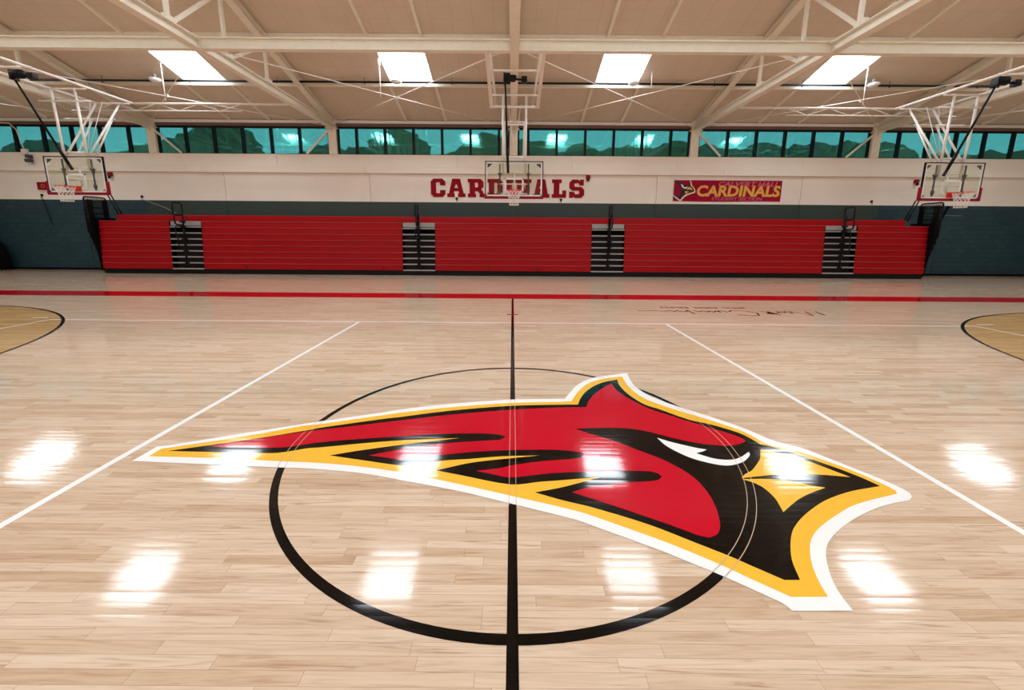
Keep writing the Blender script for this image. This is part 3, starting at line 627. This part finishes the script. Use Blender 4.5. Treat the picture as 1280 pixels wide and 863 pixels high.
# ================================================================== BLEACHERS
bl = thing('bleachers', 'closed red telescopic bleachers along the far wall', 'bleachers', (0, 13.6, 0))
SEC = [(-16.82, -13.96), (-12.66, -4.50), (-3.17, 3.20), (4.54, 12.68), (13.98, 16.86)]
AIS = [(-13.96, -12.66), (-4.50, -3.17), (3.20, 4.54), (12.68, 13.98)]
RH = 0.2412; BZ = 0.20
for k in range(8):
    y0 = 13.40+0.018*k; z0 = BZ+RH*k
    for a, b in SEC:
        mb = MB(); mb.box(a, b, y0, y0+0.30, z0+0.006, z0+RH-0.03); mb.box(a, b, y0-0.022, y0+0.30, z0+RH-0.03, z0+RH-0.006); mb.box(a, b, y0-0.027, y0+0.02, z0+RH-0.012, z0+RH+0.002, 1)
        mb.build('seat_board', [M['seat_red'], M['seat_edge']], bl, bevel=0.009)
    for a, b in AIS:
        mb = MB(); mb.box(a+0.01, b-0.01, y0-0.02, y0+0.04, z0-0.012, z0+0.038); mb.build('step_nosing', M['grey'], bl)
        MB().box(a+0.01, b-0.01, y0+0.22, y0+0.26, z0+0.0, z0+RH).build('riser', M['maroon'], bl)
for a, b in AIS:
    mb = MB(); mb.box(a+0.01, b-0.01, 13.56, 13.9, 1.95, 2.13); mb.build('top_step', M['grey'], bl, bevel=0.01)
    for xx, d in ((a-0.004, 0), (b-0.006, 0)):
        MB().prism([(xx, 13.40, 0.2), (xx, 13.52, 2.13), (xx, 13.9, 2.13), (xx, 13.9, 0.2)], (0.01, 0, 0)).build('aisle_side', M['rubber'], bl)
MB().box(-16.35, 16.2, 13.86, 14.45, 2.13, 2.385).build('back_row', M['seat_red'], bl, bevel=0.01)
MB().box(-16.80, 16.84, 13.42, 13.47, 0.0, 0.20).build('kickboard', M['black'], bl)
MB().box(-16.75, 16.75, 13.72, 14.6, 0.02, 2.12).build('understructure', M['rubber'], bl)
mb = MB()
for x in (6.35, -1.0): mb.box(x-0.005, x+0.005, 13.385, 13.41, 0.2, 0.43)
for x in (-12.9+2.0, -5.3, 1.0): mb.box(x-0.05, x+0.05, 13.38, 13.40, 0.27, 0.30)
mb.build('latch', M['rubber'], bl)
def loop(x, ya, yb, za, zb, r=0.09, lean=0.0):
    pts = []
    for cy, cz, a0 in ((yb-r, zb-r, 0), (ya+r, zb-r, 90), (ya+r, za+r, 180), (yb-r, za+r, 270)):
        for k in range(4):
            a = math.radians(a0+k*30); pts.append((x+lean*(cz-za), cy+r*math.cos(a), cz+r*math.sin(a)))
    return pts
for (a, b) in AIS:
    x = (a+b)/2
    hr = MB()
    hr.tube([(x, 13.34, 0.36), (x, 13.38, 1.5), (x, 13.44, 2.72)], 0.034, 8)
    hr.tube([(x+0.05, 13.34, 1.0), (x+0.05, 13.40, 2.5)], 0.02, 8)
    hr.tube(loop(x, 12.98, 13.46, 2.36, 2.84), 0.030, 8, closed=True)
    hr.tube(loop(x+0.03, 12.98, 13.42, 1.98, 2.38, 0.1), 0.028, 8, closed=True)
    hr.tube(loop(x-0.02, 13.02, 13.42, 1.52, 1.92), 0.022, 8, closed=True)
    hr.tube(loop(x+0.03, 13.02, 13.40, 1.10, 1.55), 0.022, 8, closed=True)
    for z in (0.45, 0.93, 1.41, 1.9, 2.1): hr.box(x-0.05, x+0.07, 13.30, 13.46, z-0.03, z+0.03)
    hr.build('handrail', M['black'], bl)
# folded guard rails at both ends
for s in (-1, 1):
    for k in range(8):
        z0 = 0.2+RH*k; z1 = z0+1.0; x = s*(16.90+0.012*k)
        ya = 13.50-0.052*k; yb = 13.72+0.05*k
        if k < 7:
            mb = MB(); mb.tube(loop(x, ya, yb+0.1, z0, min(z1, 2.3+0.1*k), 0.05), 0.016, 6, closed=True); mb.box(x-0.01, x+0.01, ya+0.02, yb+0.1, z0+0.02, min(z0+0.5, 2.35))
            mb.build('guard_rail', M['black'], bl)
    x = s*16.98; mb = MB()
    mb.tube(loop(x, 13.22, 14.12, 2.05, 3.06, 0.1), 0.024, 8, closed=True)
    for z in (2.88, 2.64, 2.40, 2.18): mb.tube([(x, 13.24, z), (x, 14.1, z)], 0.022, 6)
    for j in range(18): mb.tube([(x, 13.26+0.048*j, 2.1), (x, 13.26+0.048*j, 3.04)], 0.011, 5)
    for y in (13.3, 13.9): mb.box(x-s*0.05, x-s*0.03, y, y+0.22, 2.1, 2.95)
    mb.build('end_guard_panel', M['black'], bl)
    mb = MB()
    for dx in (0.0, 0.14): mb.tube([(s*(16.45+dx), 14.2, 2.35), (s*(16.80+dx), 14.2, 3.2)], 0.024, 8)
    mb.build('rear_rail', M['black'], bl)
    mb = MB(); mb.prism([(s*16.86, 13.42, 0.1), (s*16.86, 13.30, 1.3), (s*16.86, 13.26, 2.25), (s*16.86, 14.3, 2.25), (s*16.86, 14.5, 0.1)], (s*0.05, 0, 0)); mb.build('end_panel', M['rubber'], bl)

# ================================================================== BASKETBALL HOOPS
def hoop(cx, yb, label):
    t = thing('basketball_hoop', label, 'basketball hoop', (cx, yb, 5.95), 'basketball hoops hung from the ceiling')
    X0, X1, z0, z1 = cx-0.905, cx+0.905, 2.90, 3.965
    MB().box(X0, X1, yb, yb+0.012, z0, z1).build('glass_board', M['board_glass'], t)
    mb = MB(); e = 0.022
    for a in ((X0-e, X0+0.004, z0-e, z1+e), (X1-0.004, X1+e, z0-e, z1+e), (X0, X1, z1-0.004, z1+e), (X0, X1, z0-e, z0+0.004)): mb.box(a[0], a[1], yb-0.012, yb+0.04, a[2], a[3])
    mb.build('board_frame', M['black'], t)
    mb = MB(); ww = 0.05
    for a in ((X0+0.006, X0+ww, z0+0.01, z1-0.01), (X1-ww, X1-0.006, z0+0.01, z1-0.01), (X0+0.006, X1-0.006, z1-0.038, z1-0.006), (X0+0.006, X1-0.006, z0+0.006, z0+ww)): mb.box(a[0], a[1], yb-0.003, yb-0.001, a[2], a[3])
    mb.build('white_border', M['white'], t)
    mb = MB(); q0, q1, s0, s1 = cx-0.305, cx+0.305, 3.05-0.02, 3.47
    for a in ((q0, q0+0.05, s0, s1), (q1-0.05, q1, s0, s1), (q0, q1, s1-0.05, s1), (q0, q1, s0, s0+0.03)): mb.box(a[0], a[1], yb-0.003, yb-0.001, a[2], a[3])
    mb.build('target_square', M['white'], t)
    mb = MB()
    for s in (-1, 1):
        mb.prism([(cx+s*0.85, yb+0.02, 3.91), (cx+s*0.70, yb+0.02, 3.91), (cx+s*0.74, yb+0.02, 3.86), (cx+s*0.85, yb+0.02, 3.78)], (0, 0.01, 0))
        mb.prism([(cx+s*0.85, yb+0.02, 2.95), (cx+s*0.74, yb+0.02, 2.95), (cx+s*0.80, yb+0.02, 2.99), (cx+s*0.85, yb+0.02, 3.05)], (0, 0.01, 0))
    mb.build('corner_plate', M['darkgrey'], t)
    mb = MB(); mb.box(X0-0.045, X1+0.045, yb-0.022, yb+0.05, z0-0.075, z0-0.008)
    for s in (-1, 1):
        pw = 0.03 if abs(cx) < 1 else 0.075
        xa, xb = (X0-pw, X0-0.005) if s < 0 else (X1+0.005, X1+pw); mb.box(xa, xb, yb-0.022, yb+0.05, z0-0.075, z0+0.34)
    mb.build('edge_padding', M['pad'], t, bevel=0.012)
    # rear adjusters behind the glass
    for s in (-1, 1):
        mb = MB(); xr = cx+s*0.46
        mb.tube([(xr, yb+0.10, 2.97), (xr, yb+0.10, 3.92)], 0.022, 8); mb.box(xr-0.07, xr+0.07, yb+0.08, yb+0.13, 3.605, 3.63)
        mb.prism([(xr-0.045, yb+0.08, 3.60), (xr+0.045, yb+0.08, 3.60), (xr+0.015, yb+0.08, 3.48), (xr-0.015, yb+0.08, 3.48)], (0, 0.05, 0)); mb.box(xr-0.03, xr+0.03, yb+0.07, yb+0.13, 3.03, 3.15)
        mb.build('height_adjuster', M['darkgrey'], t)
    mb = MB()
    for z in (3.66, 3.30, 3.0): mb.tube([(cx-0.5, yb+0.14, z), (cx+0.5, yb+0.14, z)], 0.02, 8)
    mb.tube([(cx, yb+0.14, 3.05), (cx, yb+0.14, 3.7)], 0.02, 8)
    mb.build('rear_frame', M['pipe'], t)
    # rim and net
    ry = yb-0.15-0.2286; mb = MB()
    mb.tube([(cx+0.235*math.cos(a*math.pi/16), ry+0.235*math.sin(a*math.pi/16), 3.05) for a in range(32)], 0.0095, 8, closed=True)
    mb.box(cx-0.10, cx+0.10, yb-0.16, yb-0.0, 3.035, 3.065); mb.box(cx-0.11, cx+0.11, yb-0.03, yb-0.001, 2.93, 3.09)
    for s in (-1, 1): mb.bar((cx+s*0.09, yb-0.02, 2.95), (cx+s*0.16, yb-0.22, 3.04), 0.012)
    rm = mb.build('rim', M['rim'], t)
    mb = MB(); n = 12; lv = [(0.228, 3.04), (0.205, 2.96), (0.18, 2.88), (0.16, 2.80), (0.148, 2.72), (0.145, 2.64), (0.15, 2.60)]
    def np_(k, l, h): r, z = lv[l]; a = 2*math.pi*(k+0.5*h)/n; return (cx+r*math.cos(a), ry+r*math.sin(a), z)
    for k in range(n):
        for sg_ in (1, -1):
            pts = [np_(k+sg_*l*0.5, l, 0) for l in range(len(lv))]; mb.tube(pts, 0.0062, 5)
    for l in (4, 6): mb.tube([np_(k, l, 0) for k in range(n)], 0.006, 5, closed=True)
    mb.build('net', M['net'], rm)
    # hanging mast
    for s in (-1, 1):
        MB().tube([(cx+s*0.36, yb+0.12, 3.55), (cx+s*0.36, yb+0.05, 5.95)], 0.036, 10).build('mast_pole', M['pipe'], t)
        MB().tube([(cx+s*0.36, yb+0.16, 4.02), (cx+s*0.40, 11.40, 5.95)], 0.033, 10).build('rear_strut', M['pipe'], t)
        MB().tube([(cx+s*0.30, yb+0.42, 4.05), (cx+s*0.33, 11.12, 5.38)], 0.028, 10).build('rear_strut', M['pipe'], t)
        MB().tube([(cx+s*0.62, 7.55, 6.03), (cx+s*0.62, 11.62, 6.03)], 0.038, 10).build('ceiling_rail', M['pipe'], t)
        if abs(cx) < 1: MB().bar((cx+s*0.70, 7.6, 6.08), (cx+s*0.72, yb+0.0, 5.62), 0.10, 0.06).build('hanger_arm', M['pipe'], t)
        MB().tube([(cx+s*0.2, 11.0, 5.9), (cx+s*0.02, 10.5, 4.3)], 0.010, 6).build('stay_wire', M['pipe'], t)
    for y, z, hw in ((8.6, 6.03, 0.7), (yb+0.05, 5.95, 0.7), (yb+0.05, 5.60, 0.78), (11.40, 5.95, 0.7), (11.12, 5.38, 0.4), (yb+0.3, 5.15, 0.36), (yb+0.12, 4.12, 0.36)):
        MB().tube([(cx-hw, y, z), (cx+hw, y, z)], 0.028, 8).build('cross_pipe', M['pipe'], t)
    mt = MB(); mx = cx-0.12
    mt.lathe([(0, -0.17), (0.11, -0.16), (0.12, 0.1), (0.07, 0.16), (0, 0.17)], (0, 0, 0), 16)
    mt.v = [(mx+p[2], 9.0+p[0], 6.0+p[1]) for p in mt.v]
    mt.box(mx-0.2, mx-0.12, 8.92, 9.12, 5.84, 6.1); mt.box(mx+0.3, mx+0.46, 8.92, 9.08, 5.86, 6.02); mt.tube([(mx+0.1, 9, 5.96), (mx+0.4, 9, 5.94)], 0.03, 8)
    mt.build('winch_motor', M['black'], t, bevel=0.01)
    MB().tube([(cx-0.27, 9.02, 5.86), (cx-0.20, 9.93, 3.86), ], [0.024, 0.034], 8).build('drive_rod', M['black'], t)
    MB().tube([(cx-0.215, 9.74, 4.27), (cx-0.19, 10.06, 3.60)], 0.042, 8).build('drive_sleeve', M['black'], t)
    return t
hoop(0.02, 10.25, 'centre glass basketball hoop in front of the red wall lettering')
hoop(-13.70, 9.95, 'left glass basketball hoop with crimson lower padding')
hoop(13.72, 9.95, 'right glass basketball hoop with crimson lower padding')

# ================================================================== WALL LETTERING: block slab letters
def slab_letter(ch, w):
    """outlines (outer, [holes]) of a collegiate block letter in a w x 1 box"""
    c = 0.16; s = 0.3
    if ch == 'C': return [(c, 0), (w-c, 0), (w, c), (w, .38), (w-s, .38), (w-s, .24), (w-s-.04, .2), (s+.04, .2), (s, .24), (s, .76), (s+.04, .8), (w-s-.04, .8), (w-s, .76), (w-s, .64), (w, .64), (w, 1-c), (w-c, 1), (c, 1), (0, 1-c), (0, c)], []
    if ch == 'A':
        m = w/2
        return [(0, 0), (.42, 0), (.42, .2), (.36, .2), (.40, .32), (w-.40, .32), (w-.36, .2), (w-.42, .2), (w-.42, 0), (w, 0), (w, .2), (w-.1, .2), (m+.22, 1), (m-.22, 1), (.1, .2), (0, .2)], [[(m-.11, .5), (m+.11, .5), (m, .74)]]
    if ch == 'R': return [(0, 0), (.46, 0), (.46, .2), (.4, .2), (.4, .32), (.56, .32), (.66, .2), (.66, 0), (w, 0), (w, .2), (w-.08, .2), (w-.08, .3), (w-.2, .44), (w-.06, .56), (w-.06, 1-c), (w-.06-c, 1), (0, 1), (0, .8), (.1, .8), (.1, .2), (0, .2)], [[(.4, .53), (w-.42, .53), (w-.37, .58), (w-.37, .76), (w-.42, .8), (.4, .8)]]
    if ch == 'D': return [(0, 0), (w-c, 0), (w, c), (w, 1-c), (w-c, 1), (0, 1), (0, .8), (.1, .8), (.1, .2), (0, .2)], [[(.4, .2), (w-.36, .2), (w-.3, .26), (w-.3, .74), (w-.36, .8), (.4, .8)]]
    if ch == 'I': return [(0, 0), (w, 0), (w, .2), (w/2+.15, .2), (w/2+.15, .8), (w, .8), (w, 1), (0, 1), (0, .8), (w/2-.15, .8), (w/2-.15, .2), (0, .2)], []
    if ch == 'N': return [(0, 0), (.42, 0), (.42, .2), (.34, .2), (.34, .62), (w-.42, 0), (w-.1, 0), (w-.1, .8), (w, .8), (w, 1), (w-.44, 1), (w-.44, .8), (w-.34, .8), (w-.34, .4), (.4, 1), (0, 1), (0, .8), (.08, .8), (.08, .2), (0, .2)], []
    if ch == 'L': return [(0, 0), (w, 0), (w, .4), (w-.22, .4), (w-.22, .2), (.42, .2), (.42, .8), (.54, .8), (.54, 1), (0, 1), (0, .8), (.1, .8), (.1, .2), (0, .2)], []
    if ch == 'S': return [(0, 0), (.2, 0), (.26, .06), (.34, 0), (w-c, 0), (w, c), (w, .44), (w-c, .6), (.34, .6), (.28, .66), (.28, .76), (.34, .8), (w-.34, .8), (w-.26, .68), (w-.04, .68), (w-.04, 1), (w-.22, 1), (w-.28, .94), (w-.36, 1), (c, 1), (0, 1-c), (0, .54), (c, .4), (w-.34, .4), (w-.28, .34), (w-.28, .26), (w-.34, .2), (.34, .2), (.26, .34), (0, .34)], []
word = [('C', -3.565, -2.935), ('A', -2.86, -2.07), ('R', -1.965, -1.24), ('D', -1.13, -0.46), ('I', -0.36, 0.01), ('N', 0.09, 0.78), ('A', 0.84, 1.57), ('L', 1.67, 2.29), ('S', 2.42, 3.07)]
LZ, LH = 3.275, 0.765
nxt = ['first letter of the row', 'between C and R', 'between A and D', 'between R and I', 'narrow, between D and N', 'between I and A', 'between N and L', 'between A and S', 'last letter of the row']
for (ch, xa, xb), nx in zip(word, nxt):
    w_ = (xb-xa)/LH; out, holes = slab_letter(ch, w_)
    cu = bpy.data.curves.new('block_letter', 'CURVE'); cu.dimensions = '2D'; cu.fill_mode = 'BOTH'; cu.extrude = 0.012
    for P in [out]+holes:
        sp_ = cu.splines.new('POLY'); sp_.points.add(len(P)-1); sp_.use_cyclic_u = True
        for p, v in zip(sp_.points, P): p.co = (v[0]*LH, v[1]*LH, 0, 1)
    o = bpy.data.objects.new('tmp', cu); C.objects.link(o); dg = bpy.context.evaluated_depsgraph_get(); dg.update()
    me = bpy.data.meshes.new_from_object(o.evaluated_get(dg)); vs = [v.co.copy() for v in me.vertices]; fs = [tuple(p.vertices) for p in me.polygons]
    bpy.data.objects.remove(o); bpy.data.curves.remove(cu); bpy.data.meshes.remove(me)
    lb = MB().add([(xa+v.x, WY-0.013-v.z, LZ+v.y) for v in vs], fs).build('wall_letter', M['letter'])
    lb['label'] = 'red block letter %s on the far wall, %s' % (ch, nx); lb['category'] = 'letter'; lb['group'] = 'red letters on the far wall'

# ================================================================== BANNER
bn = thing('banner', 'crimson banner with gold lettering and bird head emblem on the far wall', 'banner', (9.25, WY, 3.2))
bx0, bx1, bz0, bz1 = 6.93, 11.58, 3.17, 4.05
mb = MB(); nseg = 40
for i in range(nseg):
    xa, xb = bx0+(bx1-bx0)*i/nseg, bx0+(bx1-bx0)*(i+1)/nseg
    mb.box(xa, xb, WY-0.022, WY-0.010, bz0+0.012*math.sin(xa*1.3), bz1)
mb.build('cloth', M['b_red'], bn)
def wall_text(txt, x, z, wd, ht, m, name, bold=0.0, shear=0.0, yo=0.024, par=None):
    vs, fs = text_mesh(txt, 1.0, 0.0015, bold, shear)
    xs_ = [v.x for v in vs]; zs_ = [v.y for v in vs]; sx_ = wd/(max(xs_)-min(xs_)); sz_ = ht/(max(zs_)-min(zs_))
    return MB().add([(x+(v.x-min(xs_))*sx_, WY-yo-v.z, z+(v.y-min(zs_))*sz_) for v in vs], fs).build(name, m, par)
o = wall_text('CALVERT HALL', 8.85, 3.80, 2.60, 0.20, M['b_pink'], 'small_lettering', 0.02, 0.25, 0.024, bn); o['label'] = 'pink lettering reading CALVERT HALL'
o = wall_text('CARDINALS', 7.93, 3.37, 3.60, 0.47, M['b_gold'], 'gold_lettering', 0.035, 0.1, 0.030, bn); o['label'] = 'gold lettering reading CARDINALS'
o = wall_text('STUDENT SECTION', 8.60, 3.21, 2.20, 0.14, M['b_pink'], 'small_lettering', 0.02, 0.2, 0.024, bn); o['label'] = 'pink lettering reading STUDENT SECTION'
# emblem (coordinates in a 0..1 box read from the banner)
def EM(px, py): return (6.95+(px-60)/(545-60)*0.91, 3.17+(575-py)/(575-75)*0.88)
def emb(pts, m, name, yo, lab):
    P = smooth_outline([EM(*p) for p in pts], 3, 34); o = MB().prism([(p.x, WY-yo, p.y) for p in P], (0, -0.002, 0)).build(name, m, bn, tri=True); o['label'] = lab
emb([(60, 80), (425, 80), (455, 150), (465, 200), (520, 260), (550, 330), (545, 375), (450, 405), (350, 450), (290, 500), (245, 570), (190, 570), (50, 455)], M['b_cream'], 'emblem_outline', 0.024, 'cream outline of the bird head')
emb([(62, 82), (395, 82), (425, 150), (430, 205), (490, 260), (525, 325), (515, 350), (430, 375), (320, 420), (265, 470), (215, 545), (55, 430)], M['b_black'], 'emblem_head', 0.027, 'black part of the bird head')
emb([(120, 82), (370, 82), (400, 150), (395, 190), (330, 205), (250, 160)], M['b_red'], 'emblem_crest', 0.030, 'crimson crest')
emb([(62, 110), (130, 160), (200, 240), (222, 310), (215, 400), (165, 465), (62, 400)], M['b_red'], 'emblem_cheek', 0.030, 'crimson cheek')
emb([(200, 170), (250, 185), (275, 235), (310, 245), (370, 225), (340, 275), (290, 280), (235, 240)], M['b_white'], 'emblem_eye', 0.030, 'white eye')
emb([(335, 300), (385, 235), (420, 235), (470, 280), (490, 315), (420, 300)], M['b_gold'], 'emblem_upper_beak', 0.030, 'gold upper beak')
emb([(310, 335), (410, 350), (320, 400)], M['b_gold'], 'emblem_lower_beak', 0.030, 'gold lower beak')
mb = MB().box(6.96, 7.12, WY-0.034, WY-0.030, 3.63, 3.67); mb.build('emblem_stroke', M['b_black'], bn)

# ================================================================== SMALL THINGS ON THE FAR WALL
def strobe(x, z, label):
    t = thing('fire_alarm', label, 'fire alarm', (x, WY, z), 'red fire alarms on the far wall')
    MB().box(x-0.09, x+0.09, WY-0.09, WY, z-0.02, z+0.14).build('housing', M['rim'] if False else M['pad'], t, bevel=0.01)
    MB().box(x-0.05, x+0.05, WY-0.12, WY-0.07, z-0.12, z-0.0).build('strobe_lens', M['maroon'], t, bevel=0.01)
strobe(-17.33, 4.06, 'small red fire alarm at the upper right of the left backboard'); strobe(3.21, 4.08, 'small red fire alarm above the last letter S'); strobe(17.32, 4.0, 'small red fire alarm beside the left edge of the right backboard')
t = thing('exit_sign', 'small crimson sign box on the wall left of the left backboard', 'sign', (-20.2, WY, 3.5))
MB().box(-20.52, -20.02, WY-0.09, WY, 3.45, 3.77).build('housing', M['pad'], t, bevel=0.012)
MB().tube([(-20.27+0.07*math.cos(a*math.pi/8), WY-0.095, 3.61+0.07*math.sin(a*math.pi/8)) for a in range(16)], 0.008, 5, closed=True).build('round_mark', M['b_gold'], t)
for x, z, lb in ((-16.12, 3.20, 'small black hook on the wall above the first bleacher aisle'), (-20.46, 3.23, 'small black hook on the left wall above a hanging cord'), (-2.45, 3.21, 'small black hook under the letter A left of the centre hoop'), (2.07, 3.19, 'small black hook under the letter L'), (15.55, 3.21, 'small black hook on the wall above the fourth aisle')):
    mb = MB(); mb.lathe([(0, 0), (0.05, 0), (0.055, 0.03), (0.03, 0.06), (0, 0.06)], (0, 0, 0), 12); mb.v = [(x+p[0], WY-p[2]-0.001, z+p[1]) for p in mb.v]
    mb.tube([(x, WY-0.04, z-0.03), (x, WY-0.07, z-0.12)], 0.014, 6)
    o = mb.build('wall_hook', M['black']); o['label'] = lb; o['category'] = 'hook'; o['group'] = 'black hooks along the far wall'
def hangline(pts, r, m, label, name='cord', cat='cord'):
    o = MB().tube(pts, r, 6).build(name, m); o['label'] = label; o['category'] = cat
hangline([(-20.46, WY-0.05, 3.12), (-20.35, WY-0.04, 2.6), (-20.2, WY-0.04, 1.95)], 0.012, M['black'], 'thin dark cord hanging on the green wall under the sign box')
hangline([(-16.12, WY-0.08, 3.1), (-15.0, WY-0.2, 2.72), (-14.2, 14.3, 2.43)], 0.012, M['grey'], 'thin grey cord slanting down behind the left handrail')
hangline([(18.9, WY-0.05, 3.02), (18.55, WY-0.05, 2.2)], 0.045, M['rubber'], 'black strap hanging on the green wall right of the bleachers', 'strap', 'strap')
hangline([(17.9, WY-0.03, 2.66), (19.6, WY-0.03, 2.63)], 0.010, M['grey'], 'thin pale line on the green wall behind the right guard rail', 'wall_conduit', 'conduit')
t = thing('wall_camera', 'small dark device with white conduit at the left window sill', 'camera', (-20.6, WY, 4.9))
MB().tube([(-24.3, 14.2, 6.2), (-21.2, WY-0.08, 6.15), (-20.95, WY-0.08, 5.9), (-20.78, WY-0.08, 5.1)], 0.022, 6).build('conduit', M['pipe'], t)
MB().box(-20.9, -20.65, WY-0.12, WY-0.03, 4.92, 5.12).build('junction_box', M['white'], t, bevel=0.01)
MB().box(-20.66, -20.5, WY-0.22, WY-0.03, 4.74, 4.88).box(-20.62, -20.42, WY-0.3, WY-0.12, 4.56, 4.70).build('camera_body', M['darkgrey'], t, bevel=0.02)
# black covered cart in the far left corner
t = thing('equipment_cart', 'black fabric covered rounded cart against the wall at the left edge', 'cart', (-23.4, 14.2, 0))
pr = [(-24.9, 0.12), (-24.95, 0.9), (-24.6, 1.35), (-23.8, 1.56), (-22.9, 1.5), (-22.35, 1.2), (-22.1, 0.7), (-22.05, 0.12)]
P = smooth_outline(pr, 4, 60); mb = MB().prism([(p.x, 13.75, p.y) for p in P], (0, 0.9, 0)); mb.build('cover', M['rubber'], t, bevel=0.06, tri=False)
mb = MB()
for x in (-24.6, -22.4):
    for y in (13.9, 14.5): mb.tube([(x-0.02, y, 0.07), (x+0.02, y, 0.07)], 0.07, 12)
mb.build('caster', M['darkgrey'], t)
MB().tube([(-22.5, 13.72, 0.35), (-22.42, 13.70, 0.42)], 0.03, 8).box(-22.98, -22.78, 13.71, 13.76, 1.38, 1.40).build('cover_glint', M['grey'], t)  # small grey pieces stand in for glints on the black cover
